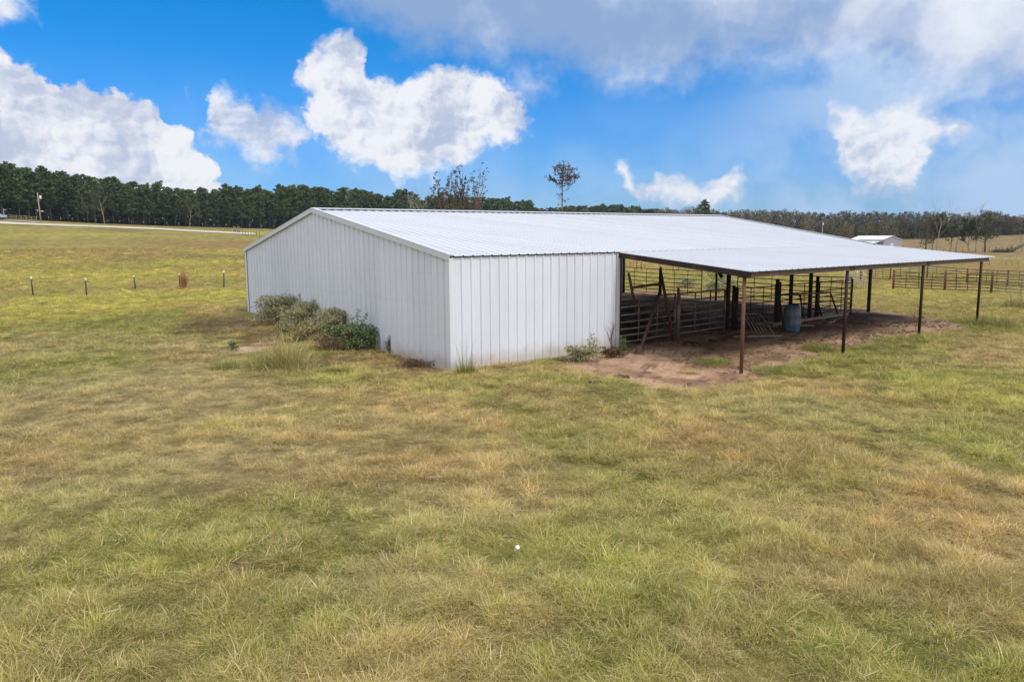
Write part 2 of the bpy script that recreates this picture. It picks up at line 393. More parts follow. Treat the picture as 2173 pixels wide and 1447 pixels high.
def dirt_amount(x, y):
    d = poly_dist(x, y, DIRT_POLY)+(fbm(x, y, 1.6, 4, 5)-0.5)*1.5
    v = sstep(-0.35, 0.35, d)
    s = field('sand', x, y); v = np.maximum(v, sstep(0.25, 0.6, s*(0.55+fbm(x, y, 0.5, 3, 6)*0.9)))
    for cx_, cy_, r_ in TUFT_ISLANDS: v = v*(1-sstep(r_, r_*0.5, np.hypot(x-cx_, y-cy_)+(fbm(x, y, 0.4, 2, 9)-0.5)*0.6))
    return v
TUFT_ISLANDS = [(G(1510,770).x, G(1510,770).y, 0.55), (G(1740,746).x, G(1740,746).y, 0.7), (G(1455,792).x, G(1455,792).y, 0.25)]

def lerp(a, b, t): return a+(np.asarray(b)-a)*t[..., None]
def grass_rgb(x, y, jit=0.0):
    """base colour of the grass at a place (linear)"""
    n1 = fbm(x, y, 4.5, 4, 20); n2 = fbm(x, y, 1.3, 3, 21); n3 = fbm(x, y, 14.0, 3, 22); n4 = fbm(x, y, 0.45, 2, 23)
    r = np.hypot(x-CAM[0], y-CAM[1])
    c = np.zeros(x.shape+(3,))+np.array([0.345, 0.292, 0.120])
    ns = 0.8*n1+0.2*n2
    c = lerp(c, [0.225, 0.245, 0.060], sstep(0.48, 0.60, ns)*0.8)          # greener
    c = lerp(c, [0.43, 0.325, 0.165], sstep(0.52, 0.38, ns)*0.9)          # straw
    c = lerp(c, [0.31, 0.195, 0.100], sstep(0.58, 0.72, fbm(x, y, 2.6, 3, 24))*0.55)
    far = sstep(28, 60, r)
    c = lerp(c, [0.430, 0.375, 0.125], far*(0.45+0.45*sstep(0.4, 0.6, n3)))
    c = lerp(c, [0.345, 0.240, 0.120], far*sstep(0.52, 0.68, fbm(x*0.5, y, 9.0, 3, 25))*0.7)
    c = lerp(c, [0.215, 0.215, 0.075], far*sstep(0.55, 0.66, fbm(x, y, 11.0, 3, 26))*0.6)
    j = 0.75+0.75*n2
    for k, col in (('grey', [0.41, 0.345, 0.205]), ('rust', [0.38, 0.250, 0.120]), ('lush', [0.245, 0.275, 0.050]), ('yel', [0.47, 0.43, 0.115]), ('brown', [0.165, 0.110, 0.070])):
        c = lerp(c, col, np.clip(field(k, x, y)*j, 0, 1)*0.85)
    # far fields on the right are mown tan pasture
    az = np.degrees(np.arctan2(x-CAM[0], y-CAM[1])-YAW)
    tan_ = sstep(13, 18, az)*sstep(150, 215, r)
    c = lerp(c, [0.36, 0.265, 0.155], tan_*0.9)
    n5 = fbm(x, y, 0.22, 2, 27)
    c = c*(0.70+0.60*n4)[..., None]*(0.90+0.20*n2)[..., None]*(0.68+0.64*n5)[..., None]
    c = c*np.array([1.01, 0.99, 0.80])
    return c
def dirt_rgb(x, y):
    n1 = fbm(x, y, 1.2, 4, 30); n2 = fbm(x, y, 0.3, 3, 31)
    c = np.zeros(x.shape+(3,))+np.array([0.50, 0.33, 0.225])
    c = lerp(c, [0.22, 0.13, 0.08], sstep(0.44, 0.64, n1)*0.75)
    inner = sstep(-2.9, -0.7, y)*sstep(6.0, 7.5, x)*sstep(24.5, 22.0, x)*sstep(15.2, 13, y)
    c = lerp(c, [0.036, 0.023, 0.016], inner*(0.55+0.45*sstep(0.35, 0.6, n1)))  # dark manure, deepened to put the barn's shade into the colour
    c = lerp(c, [0.07, 0.045, 0.03], sstep(0.62, 0.7, n2)*0.7)
    c = lerp(c, [0.50, 0.36, 0.26], field('sand', x, y)*0.6)
    return c*(0.85+0.3*n2)[..., None]

# ------------------------------------------------------------------ materials
def pmat(name, col, rough=0.6, metal=0.0, var=0.12, scale=8.0, bump=0.0, spec=0.5, dirt=None, dscale=1.0, coat=0.0):
    m = bpy.data.materials.new(name); m.use_nodes = True; t = NT(m.node_tree); b = t.n['Principled BSDF']
    tc = t.new('ShaderNodeTexCoord'); v = tc.outputs['Object']
    n = t.noise(v, scale, 5, 0.6)
    c = t.mix(1.0, (*col, 1), t.comb(t.m('MULTIPLY_ADD', n, 2*var, 1-var), t.m('MULTIPLY_ADD', n, 2*var, 1-var), t.m('MULTIPLY_ADD', n, 2*var, 1-var)), 'MULTIPLY')
    if dirt:
        n2 = t.noise(v, dscale, 6, 0.65); c = t.mix(t.mr(n2, dirt[1], dirt[1]+0.14), c, dirt[0])
    t.put(b.inputs['Base Color'], c); b.inputs['Roughness'].default_value = rough; b.inputs['Metallic'].default_value = metal
    b.inputs['Specular IOR Level'].default_value = spec
    t.put(b.inputs['Roughness'], t.m('MULTIPLY_ADD', n, 0.25, rough-0.12))
    if bump:
        bp = t.new('ShaderNodeBump'); bp.inputs['Strength'].default_value = bump; bp.inputs['Distance'].default_value = 0.02
        t.put(bp.inputs['Height'], n); t.put(b.inputs['Normal'], bp.outputs[0])
    return m
M = {}
M['rust'] = pmat('rusted_steel', (0.075, 0.040, 0.030), 0.75, 0.1, 0.3, 6, 0.2, dirt=((0.16, 0.07, 0.038), 0.55), dscale=3)
M['rustred'] = pmat('red_rusted_pipe', (0.15, 0.062, 0.038), 0.8, 0.1, 0.3, 5, 0.2, dirt=((0.10, 0.05, 0.035), 0.5), dscale=3)
M['beam'] = pmat('brown_painted_steel', (0.032, 0.019, 0.017), 0.6, 0.0, 0.15, 3, 0.0, 0.2, dirt=((0.055, 0.032, 0.026), 0.5), dscale=1.3)
M['fascia'] = pmat('lighter_brown_steel', (0.070, 0.043, 0.036), 0.6, 0.0, 0.15, 3, 0.0, dirt=((0.11, 0.065, 0.05), 0.5), dscale=1.3)  # a lighter brown than the other beams
M['darkpipe'] = pmat('dark_steel_pipe', (0.034, 0.026, 0.023), 0.6, 0.1, 0.3, 6, 0.1, 0.25, dirt=((0.12, 0.055, 0.035), 0.56), dscale=4)
M['greypipe'] = pmat('worn_galvanised_pipe', (0.24, 0.20, 0.18), 0.45, 0.5, 0.25, 6, 0.1, dirt=((0.13, 0.075, 0.05), 0.5), dscale=3)
M['galv'] = pmat('galvanised_pipe', (0.45, 0.47, 0.48), 0.35, 0.7, 0.15, 6)
M['post'] = pmat('dark_green_steel_post', (0.05, 0.055, 0.05), 0.6, 0.2, 0.2, 8)
M['white'] = pmat('white_paint', (0.75, 0.75, 0.73), 0.5, 0, 0.06, 8)
M['trim'] = pmat('white_trim_metal', (0.60, 0.63, 0.69), 0.4, 0.0, 0.05, 1.2, dirt=((0.52, 0.51, 0.48), 0.62), dscale=0.8)
M['concrete'] = pmat('concrete', (0.46, 0.42, 0.36), 0.9, 0, 0.2, 6, 0.4)
M['wood'] = pmat('weathered_wood', (0.26, 0.21, 0.16), 0.85, 0, 0.3, 9, 0.3)
M['bark'] = pmat('grey_bark', (0.17, 0.135, 0.105), 0.9, 0, 0.3, 4, 0.5)
M['palebark'] = pmat('pale_bare_bark', (0.33, 0.29, 0.25), 0.9, 0, 0.25, 4, 0.4)
M['pinebark'] = pmat('pine_bark', (0.085, 0.066, 0.054), 0.9, 0, 0.3, 4, 0.5)
M['gravel'] = pmat('pale_gravel', (0.50, 0.46, 0.39), 0.95, 0, 0.2, 0.6, 0.3, dirt=((0.48, 0.42, 0.32), 0.6), dscale=0.3)

def metal_sheet(name, col, rough, streak):
    """painted ribbed sheet: faint vertical streaks, screw rows, splashed soil along its foot"""
    m = bpy.data.materials.new(name); m.use_nodes = True; t = NT(m.node_tree); b = t.n['Principled BSDF']
    tc = t.new('ShaderNodeTexCoord'); v = tc.outputs['Object']; x, y, z = t.sep(v)
    along = t.m('ADD', x, y)
    st = t.noise(t.comb(t.m('MULTIPLY', along, 5.0), t.m('MULTIPLY', z, 0.35), 0.0), 1.0, 4, 0.6)
    big = t.noise(v, 0.5, 4, 0.55)
    pan = t.new('ShaderNodeTexWhiteNoise', noise_dimensions='1D'); t.put(pan.inputs['W'], t.m('FLOOR', t.m('DIVIDE', along, 0.915)))
    f = t.m('ADD', t.m('MULTIPLY', st, streak), t.m('ADD', t.m('MULTIPLY', big, streak), t.m('MULTIPLY', pan.outputs[0], 0.07)))
    g = t.m('ADD', 1.0-streak-0.025, f)
    c = t.mix(1.0, (*col, 1), t.comb(g, g, g), 'MULTIPLY')
    # screw rows on the hidden girts and purlins
    rowc = z if 'roof' not in name else y
    fr = t.m('ABSOLUTE', t.m('SUBTRACT', t.m('FRACT', t.m('DIVIDE', t.m('ADD', rowc, 0.35), 0.80 if 'roof' not in name else 1.5)), 0.5))
    dots = t.m('LESS_THAN', t.m('ABSOLUTE', t.m('SUBTRACT', t.m('FRACT', t.m('DIVIDE', along if 'roof' not in name else x, 0.1525)), 0.5)), 0.13)
    scr = t.m('MULTIPLY', t.mr(fr, 0.016, 0.010), dots)
    c = t.mix(t.m('MULTIPLY', scr, 0.13), c, (0.22, 0.21, 0.21))
    spots = t.noise(v, 14, 3, 0.5); c = t.mix(t.mr(spots, 0.74, 0.80, 0, 0.5), c, (0.35, 0.31, 0.27))
    foot = t.m('MULTIPLY', t.mr(t.m('ADD', z, t.m('MULTIPLY', t.noise(v, 2.5, 4, 0.6), -0.55)), 0.22, -0.25), 0.6)
    if 'roof' not in name: c = t.mix(foot, c, (0.42, 0.33, 0.25))
    t.put(b.inputs['Base Color'], c)
    t.put(b.inputs['Roughness'], t.m('MULTIPLY_ADD', big, 0.2, rough-0.1)); b.inputs['Metallic'].default_value = 0.0
    b.inputs['Specular IOR Level'].default_value = 0.5
    bp = t.new('ShaderNodeBump'); bp.inputs['Strength'].default_value = 0.12; bp.inputs['Distance'].default_value = 0.02
    t.put(bp.inputs['Height'], t.noise(v, 1.6, 3, 0.5)); t.put(b.inputs['Normal'], bp.outputs[0])
    return m
M['wall'] = metal_sheet('ribbed_wall_sheet', (0.68, 0.725, 0.835), 0.42, 0.12)
M['roof'] = metal_sheet('ribbed_roof_sheet', (0.555, 0.59, 0.66), 0.38, 0.09)

def ground_mat():
    m = bpy.data.materials.new('field_ground'); m.use_nodes = True; t = NT(m.node_tree); b = t.n['Principled BSDF']
    at = t.new('ShaderNodeAttribute', attribute_name='gcol'); ad = t.new('ShaderNodeAttribute', attribute_name='dirt')
    geo = t.new('ShaderNodeNewGeometry'); v = geo.outputs['Position']
    n1 = t.noise(v, 9.0, 6, 0.7); n2 = t.noise(v, 60.0, 3, 0.6); n3 = t.noise(v, 1.7, 5, 0.65); n4 = t.noise(v, 0.35, 5, 0.6)
    k = t.m('ADD', t.m('MULTIPLY', t.m('SUBTRACT', n1, 0.5), 1.3), t.m('MULTIPLY', t.m('SUBTRACT', n2, 0.5), 0.8))
    k = t.m('ADD', k, t.m('MULTIPLY', t.m('SUBTRACT', n3, 0.5), 0.7)); k = t.m('ADD', k, t.m('MULTIPLY', t.m('SUBTRACT', n4, 0.5), 0.5))
    k = t.m('ADD', 0.92, t.m('MULTIPLY', k, t.m('MULTIPLY_ADD', ad.outputs['Fac'], 0.5, 1.0)))
    c = t.mix(1.0, at.outputs['Color'], t.comb(k, k, k), 'MULTIPLY')
    t.put(b.inputs['Base Color'], c); b.inputs['Roughness'].default_value = 0.95; b.inputs['Specular IOR Level'].default_value = 0.15
    bp = t.new('ShaderNodeBump'); bp.inputs['Strength'].default_value = 0.9; bp.inputs['Distance'].default_value = 0.06
    t.put(bp.inputs['Height'], t.m('ADD', n1, t.m('ADD', t.m('MULTIPLY', n2, 0.3), t.m('MULTIPLY', n3, 2.0)))); t.put(b.inputs['Normal'], bp.outputs[0])
    return m
M['ground'] = ground_mat()

def leaf_mat(name, cols, translucent=0.25, rnd=0.25, blade=False, rough=0.6):
    m = bpy.data.materials.new(name); m.use_nodes = True; t = NT(m.node_tree); t.n.clear()
    out = t.new('ShaderNodeOutputMaterial'); df = t.new('ShaderNodeBsdfPrincipled'); tr = t.new('ShaderNodeBsdfTranslucent'); mx = t.new('ShaderNodeMixShader')
    mx.inputs[0].default_value = translucent
    df.inputs['Roughness'].default_value = rough; df.inputs['Specular IOR Level'].default_value = 0.25
    if blade:
        inst = t.new('ShaderNodeAttribute', attribute_name='gcol', attribute_type='INSTANCER')
        tone = t.new('ShaderNodeAttribute', attribute_name='tone')
        oi = t.new('ShaderNodeObjectInfo')
        c = inst.outputs['Color']; tn = tone.outputs['Fac']
        c = t.mix(t.mr(tn, 0.62, 0.95, 0, 0.85, False), c, cols[0])           # some blades straw
        c = t.mix(t.mr(tn, 0.40, 0.05, 0, 0.55, False), c, cols[1])           # some blades green
        g = t.m('MULTIPLY_ADD', oi.outputs['Random'], 0.36, 1.0)
        c = t.mix(1.0, c, t.comb(g, g, g), 'MULTIPLY')
    else:
        at = t.new('ShaderNodeAttribute', attribute_name='tone'); oi = t.new('ShaderNodeObjectInfo')
        f = t.m('ADD', t.m('MULTIPLY', at.outputs['Fac'], 0.65), t.m('MULTIPLY', oi.outputs['Random'], 0.35))
        c = t.mix(t.mr(f, 0.15, 0.85), cols[0], cols[1])
        if len(cols) > 2: c = t.mix(t.mr(oi.outputs['Random'], 0.55, 0.95), c, cols[2])
    t.put(df.inputs['Base Color'], c); t.put(tr.inputs['Color'], c)
    t.l.new(df.outputs[0], mx.inputs[1]); t.l.new(tr.outputs[0], mx.inputs[2]); t.l.new(mx.outputs[0], out.inputs[0])
    return m
M['blade'] = leaf_mat('grass_blade', [(0.68, 0.53, 0.31, 1), (0.18, 0.225, 0.035, 1)], 0.2, blade=True)
M['needle'] = leaf_mat('pine_needle', [(0.042, 0.070, 0.022, 1), (0.115, 0.165, 0.045, 1)], 0.12)
M['olive'] = leaf_mat('autumn_leaf', [(0.085, 0.085, 0.050, 1), (0.185, 0.175, 0.090, 1), (0.21, 0.165, 0.105, 1)], 0.15)
M['darkleaf'] = leaf_mat('dark_oak_leaf', [(0.050, 0.062, 0.036, 1), (0.115, 0.120, 0.062, 1)], 0.15)
M['brownleaf'] = leaf_mat('brown_leaf', [(0.065, 0.048, 0.032, 1), (0.17, 0.105, 0.060, 1)], 0.2)
M['twig'] = leaf_mat('bare_twig', [(0.15, 0.125, 0.105, 1), (0.25, 0.215, 0.185, 1)], 0.0)
M['sage'] = leaf_mat('grey_green_leaf', [(0.27, 0.27, 0.145, 1), (0.52, 0.50, 0.32, 1)], 0.35)
M['greenleaf'] = leaf_mat('green_leaf', [(0.12, 0.165, 0.075, 1), (0.32, 0.38, 0.18, 1)], 0.2)
M['weed'] = leaf_mat('green_blade', [(0.16, 0.20, 0.05, 1), (0.36, 0.38, 0.12, 1)], 0.3)
M['straw'] = leaf_mat('straw_blade', [(0.30, 0.26, 0.10, 1), (0.58, 0.50, 0.24, 1)], 0.3)
M['rustweed'] = leaf_mat('rust_blade', [(0.34, 0.18, 0.085, 1), (0.55, 0.32, 0.15, 1)], 0.3)

# ------------------------------------------------------------------ ground
def build_ground():
    nr = 420
    rr = np.concatenate([[0.4, 1.2, 2.2], np.geomspace(3.2, 2600, nr)])
    a0 = YAW
    # finer spokes in the half turn the photograph looks at
    ang = np.concatenate([np.linspace(-math.pi, -0.9, 70, endpoint=False), np.linspace(-0.9, 0.9, 460, endpoint=False), np.linspace(0.9, math.pi, 70, endpoint=False)])+a0
    na = len(ang)
    X = CAM[0]+rr[:, None]*np.sin(ang)[None]; Y = CAM[1]+rr[:, None]*np.cos(ang)[None]
    rc = np.minimum(rr, 900)[:, None]
    Xc = CAM[0]+rc*np.sin(ang)[None]; Yc = CAM[1]+rc*np.cos(ang)[None]
    Z = hz(Xc, Yc)
    verts = np.stack([X, Y, Z], -1).reshape(-1, 3)
    i = np.arange(len(rr)-1)[:, None]*na; j = np.arange(na)[None]; j2 = (j+1) % na
    quads = np.stack([i+j, i+na+j, i+na+j2, i+j2], -1).reshape(-1, 4)
    me = bpy.data.meshes.new('ground')
    nv = len(verts)+1; c0 = nv-1
    verts = np.vstack([verts, [CAM[0], CAM[1], h1(CAM[0], CAM[1])]])
    tris = np.stack([np.full(na, c0), np.arange(na), (np.arange(na)+1) % na], -1)
    me.vertices.add(nv); me.vertices.foreach_set('co', verts.astype(np.float32).ravel())
    loops = np.concatenate([quads.ravel(), tris.ravel()]).astype(np.int32)
    me.loops.add(len(loops)); me.loops.foreach_set('vertex_index', loops)
    ls = np.concatenate([np.arange(len(quads))*4, len(quads)*4+np.arange(na)*3]).astype(np.int32)
    me.polygons.add(len(ls)); me.polygons.foreach_set('loop_start', ls)
    me.polygons.foreach_set('use_smooth', np.ones(len(ls), bool))
    me.update(calc_edges=True); me.validate()
    Xf, Yf = verts[:, 0], verts[:, 1]
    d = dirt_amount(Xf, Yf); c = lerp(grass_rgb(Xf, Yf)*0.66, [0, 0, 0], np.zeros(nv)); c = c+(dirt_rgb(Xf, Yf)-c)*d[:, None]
    ca = me.color_attributes.new('gcol', 'FLOAT_COLOR', 'POINT'); ca.data.foreach_set('color', np.concatenate([c, np.ones((nv, 1))], 1).astype(np.float32).ravel())
    da = me.attributes.new('dirt', 'FLOAT', 'POINT'); da.data.foreach_set('value', d.astype(np.float32))
    me.materials.append(M['ground'])
    o = link('ground', me); tag(o, kind='structure')
    return o
build_ground()

def ribbon(name, centre, width, mat, lift=0.14, tilt=0.0):
    """a strip laid over the terrain along a line of ground points"""
    pts = []
    for a, b in zip(centre[:-1], centre[1:]):
        for k in range(12): pts.append(a+(b-a)*k/12)
    pts.append(centre[-1]); mb = MB(); vs = []; n = 5
    for i, p in enumerate(pts):
        d = (pts[min(i+1, len(pts)-1)]-pts[max(i-1, 0)]); d.z = 0; d.normalize(); s = Vector((-d.y, d.x, 0))
        w = width*(0.92+0.16*random.random())
        for k in range(n):
            q = p+s*w*(k/(n-1)-0.5); vs.append((q.x, q.y, h1(q.x, q.y)+lift+tilt*k/(n-1)))
    mb.add(vs, [(i*n+k, i*n+k+1, (i+1)*n+k+1, (i+1)*n+k) for i in range(len(pts)-1) for k in range(n-1)])
    return mb.build(name, mat, smooth=True)

# ------------------------------------------------------------------ the barn
W_, HE, HR, YR, LT, LW, DL, HL = 14.57, 2.90, 4.28, 8.0, 21.93, 6.1, 4.56, 2.475
def zroof(y):
    if y < 0: return HE+(HL-HE)*(-y/DL)
    return HE+(HR-HE)*y/YR if y <= YR else HE+(HR-HE)*(W_-y)/(W_-YR)
def profile(a, b, pitch=0.305, h=0.036, start=0.0):
    """ribbed sheet: one tall trapezoid rib and two shallow ones to the foot"""
    unit = [(0, 0), (0.070, 0), (0.080, 0.005), (0.095, 0.005), (0.105, 0), (0.150, 0), (0.160, 0.005), (0.175, 0.005), (0.185, 0), (0.232, 0), (0.250, h), (0.276, h), (0.294, 0)]
    pts = []; s = a+start-pitch
    while s < b:
        for u, q in unit:
            v = s+u*pitch/0.305
            if a < v < b: pts.append((v, q))
        s += pitch
    return [(a, 0)]+pts+[(b, 0)]
def sheet(prof, pt0, pt1, rows=1):
    """strip between two lines of points"""
    mb = MB(); vs = []
    for s, h in prof:
        a, b = Vector(pt0(s, h)), Vector(pt1(s, h))
        for k in range(rows+1): vs.append(a+(b-a)*k/rows)
    n = rows+1
    mb.add(vs, [(i*n+k, (i+1)*n+k, (i+1)*n+k+1, i*n+k+1) for i in range(len(prof)-1) for k in range(rows)])
    return mb
def thick(o, t, off=0): m = o.modifiers.new('thickness', 'SOLIDIFY'); m.thickness = t; m.offset = off; return o
def build_barn():
    B = empty('metal_barn', (0, 0, 0), 0, 'long white ribbed metal barn with low gabled roof and open lean-to on brown pipe posts', 'barn')
    thick(sheet(profile(0, W_), lambda s, h: (-h, s, 0.03), lambda s, h: (-h, s, zroof(s)-0.01)).build('gable_wall', M['wall'], B), 0.003)
    thick(sheet(profile(0, LW, start=0.1), lambda s, h: (s, -h, 0.03), lambda s, h: (s, -h, HE-0.015)).build('front_wall', M['wall'], B), 0.003)
    thick(sheet(profile(0, LT), lambda s, h: (s, W_+h, 0.03), lambda s, h: (s, W_+h, HE-0.01)).build('rear_wall', M['wall'], B), 0.003)
    thick(sheet(profile(0.05, W_-0.05), lambda s, h: (LW-h, s, 0.0), lambda s, h: (LW-h, s, zroof(s)-0.05)).build('added_inner_wall', M['wall'], B), 0.003)  # unseen partition, added to keep the open bays dark
    # roof: three ribbed slopes
    xa, xb = -0.03, LT+0.02
    pr = profile(xa, xb, start=0.15, h=0.027)
    thick(sheet(pr, lambda s, h: (s, -0.07, zroof(0)-0.012+0.03+h), lambda s, h: (s, YR, HR+0.03+h), 2).build('roof', M['roof'], B), 0.003)
    thick(sheet(pr, lambda s, h: (s, W_+0.08, HE-0.012+0.03+h), lambda s, h: (s, YR, HR+0.03+h), 2).build('roof', M['roof'], B), 0.003)
    thick(sheet(profile(LW-0.03, xb+0.06, start=0.1, h=0.027), lambda s, h: (s, -DL-0.10, HL+0.005+h), lambda s, h: (s, 0.10, HE+0.016+h)).build('lean_to_roof', M['roof'], B), 0.003)
    c = MB()
    for x0, x1 in [(-0.06+i*3.05, min(-0.06+(i+1)*3.05, xb+0.03)) for i in range(8)]:
        if x1 <= x0: continue
        e = 0.003*(random.random()-0.5)
        c.beam((x0, YR-0.11, HR+0.088-0.019+e), (x1-0.004, YR-0.11, HR+0.088-0.019+e), 0.23, 0.004, (0, -0.17, 1))
        c.beam((x0, YR+0.11, HR+0.088-0.023+e), (x1-0.004, YR+0.11, HR+0.088-0.023+e), 0.23, 0.004, (0, 0.2, 1))
    c.build('ridge_cap', M['trim'], B)
    for X, sgn in ((-0.075, -1), (xb+0.012, 1)):
        for (ya, yb) in ((-0.10, YR), (W_+0.10, YR)):
            t = MB(); za, zb = zroof(max(0, min(ya, W_)))+0.035, HR+0.05
            t.beam((X, ya, za-0.05), (X, yb, zb-0.05), 0.03, 0.14, (0, 0, 1))
            t.beam((X-sgn*0.055, ya, za+0.034), (X-sgn*0.055, yb, zb+0.034), 0.14, 0.006, (0, 0, 1))
            t.build('rake_trim', M['trim'], B)
    # ridge end cap plate
    for (x, y, dx, dy) in ((0, 0, 1, 1), (0, W_, 1, -1)):
        t = MB()
        t.box(*sorted2((x-0.042, y-dy*0.042, 0.03), (x-0.036, y+dy*0.10, HE-0.03)))
        t.box(*sorted2((x-0.036, y-dy*0.042, 0.03), (x+dx*0.10, y-dy*0.036, HE-0.03)))
        t.build('corner_trim', M['wall'], B)
    t = MB().box(LW-0.08, -0.045, 0.03, LW+0.045, -0.038, HE-0.02); t.box(LW+0.045, -0.045, 0.03, LW+0.051, 0.06, HE-0.02); t.build('corner_trim', M['trim'], B)
    t = MB(); t.box(-0.055, -0.055, -0.35, LW+0.03, 0.12, 0.028); t.build('foundation', M['concrete'], B)
    t = MB(); t.box(-0.055, 0.125, -0.35, 0.12, W_+0.05, 0.028); t.build('foundation', M['concrete'], B)
    # frames
    for x in (LW+0.12, 11.7, 17.05, LT-0.12):
        for (y, zt) in ((0.03, HE), (YR, HR), (W_-0.12, HE)):
            if x < 7 and y < 0.1: w = 0.09
            else: w = 0.15
            if y == YR and abs(x-(LT-0.12)) < 0.01: w = 0.11; 
            if y == YR and x < LT-1: continue
            z0 = h1(x, y)-0.3; p = MB()
            p.tube([(x, y, z0), (x, y, zt-0.16)], w/2, 10); p.build('post', M['darkpipe'], B, True)
        for (ya, yb) in ((0.0, YR-0.05), (W_-0.02, YR+0.05)):
            MB().beam((x, ya, zroof(ya)-0.10), (x, yb, zroof(yb)-0.10), 0.08, 0.16).build('rafter', M['beam'], B)
    for x in (11.7, 17.05):
        MB().beam((x, -0.05, HE-0.12), (x, -DL+0.1, HL-0.08), 0.08, 0.12).build('rafter', M['beam'], B)
    for y in (0.09, 1.6, 3.2, 4.8, 6.4, 9.6, 11.2, 12.8, W_-0.1):
        z = zroof(y)-0.0; MB().box(0.05, y-0.03, z-0.115, LT-0.02, y+0.03, z-0.005 if y > 0.2 else z-0.02).build('purlin', M['beam'], B)
    for y in (-1.5, -3.0):
        z = zroof(y)-0.008; MB().box(LW+0.1, y-0.03, z-0.07, LT-0.05, y+0.03, z).build('purlin', M['beam'], B)
    for y in (2.5, 5.2, 9.0, 11.8):
        MB().box(0.004, y, 1.4, 0.05, y+2.6, 1.5).build('girt', M['beam'], B)
    # end beam, outer beam in four lengths with splice plates, outer posts
    MB().beam((LW+0.02, -0.02, HE-0.075), (LW+0.02, -DL-0.03, HL-0.075), 0.07, 0.155).build('end_beam', M['beam'], B)
    MB().beam((LT-0.10, -0.02, HE-0.08), (LT-0.10, -DL+0.06, HL-0.08), 0.07, 0.14).build('end_beam', M['beam'], B)
    xs = [LW+0.06, 11.3, 16.4, LT-0.35]
    for a, b in zip(xs[:-1], xs[1:]):
        MB().beam((a+0.002, -DL, HL-0.072), (b-0.002, -DL, HL-0.072), 0.07, 0.135).build('eave_beam', M['fascia'], B)
    for x in xs[1:3]: MB().box(x-0.13, -DL-0.040, HL-0.15, x+0.13, -DL-0.0365, HL-0.01).build('splice_plate', M['darkpipe'], B)
    for k, (x, y) in enumerate(((6.17, -4.40), (11.15, -4.52), (16.2, -4.52), (21.1, -4.52))):
        p = MB(); p.tube([(x, y, h1(x, y)-0.3), (x, y, HL-0.14)], 0.048, 10)
        o = p.build('post', M['rustred'] if k == 0 else M['beam'], B, True)
        if k == 0: o['label'] = 'brighter red rusted outer post'
        MB().box(x-0.07, y-0.03, HL-0.155, x+0.07, y+0.03, HL-0.142).build('cap_plate', M['darkpipe'], B)
    return B
def sorted2(a, b): return tuple(min(p, q) for p, q in zip(a, b))+tuple(max(p, q) for p, q in zip(a, b))
build_barn()

# ------------------------------------------------------------------ pipe panels, gates and posts
PIPE_I = [0]
def panel(a, b, zs, h, name, label, cat, mat, group=None, r=0.02, nv=2, posts=True, sag=0.0, base=0.10, tall=(0, 0)):
    """a pipe panel from ground point a to ground point b: rails at heights zs"""
    a, b = Vector(a), Vector(b); L = (b-a).length; d = (b-a)/L
    T = empty(name, a, 0, label, cat, group)
    def P(s, z): return (b-a)*s+Vector((0, 0, z+(math.sin(s*9+PIPE_I[0])*sag)))
    PIPE_I[0] += 1
    for z in zs:
        q = sag*random.uniform(-1, 1); MB().tube([P(0, z), P(0.33, z+q), P(0.66, z-q), P(1, z)], r, 6).build('rail', mat, T, True)
    if posts:
        for s in (0, 1): MB().tube([P(s, 0.0 if posts is True else base), P(s, h+0.02+tall[s])], r*1.35, 6).build('upright', mat, T, True)
    for k in range(nv):
        s = (k+1)/(nv+1); MB().tube([P(s, zs[0]), P(s, zs[-1])], r*0.8, 5).build('brace', mat, T, True)
    return T
def post(p, h, r, name, label, cat, mat, group=None, lean=(0, 0), cap=None):
    o = MB().tube([(0, 0, -0.2), (lean[0], lean[1], h)], r, 8).build(name, mat, None, True, p)
    tag(o, label, cat, group)
    if cap: MB().tube([(lean[0]*0.86, lean[1]*0.86, h*0.86), (lean[0]*1.005, lean[1]*1.005, h+0.008)], r*1.25, 8).build('white_cap', cap, o, True)
    return o
def g(x, y): return Vector((x, y, h1(x, y)))
Z6 = [0.22, 0.44, 0.66, 0.88, 1.12, 1.46]; Z7 = [0.16, 0.36, 0.56, 0.78, 1.00, 1.24, 1.48]
# the front line of gates between the barn posts, y = 0
panel(g(6.32, 0.12), g(8.93, 0.10), Z7, 1.48, 'pipe_gate', 'pipe gate nearest the white wall, behind the leaning pole frame', 'gate', M['greypipe'], 'pipe gates along the front of the barn', 0.029, 2, sag=0.005)
panel(g(9.12, 0.08), g(11.55, 0.05), Z7, 1.48, 'pipe_gate', 'pipe gate between the paired posts and the first thick barn post', 'gate', M['greypipe'], 'pipe gates along the front of the barn', 0.029, 2, sag=0.005)
panel(g(12.3, 0.05), g(14.65, 0.05), Z6, 1.48, 'pipe_gate', 'pipe gate behind the small leaning rack', 'gate', M['darkpipe'], 'pipe gates along the front of the barn', 0.022, 2, sag=0.005)
panel(g(14.95, 0.05), g(17.5, 0.05), Z6, 1.48, 'pipe_gate', 'pipe gate directly behind the blue drum', 'gate', M['darkpipe'], 'pipe gates along the front of the barn', 0.022, 2, sag=0.005)
panel(g(17.75, 0.05), g(20.35, 0.05), Z6, 1.48, 'pipe_gate', 'pipe gate behind the leaning feeder frame', 'gate', M['darkpipe'], 'pipe gates along the front of the barn', 0.022, 2, sag=0.005)
post(g(9.02, 0.05), 1.68, 0.045, 'gate_post', 'pale tall pipe post between the first two front gates', 'post', M['greypipe'], 'gate posts along the front of the barn')
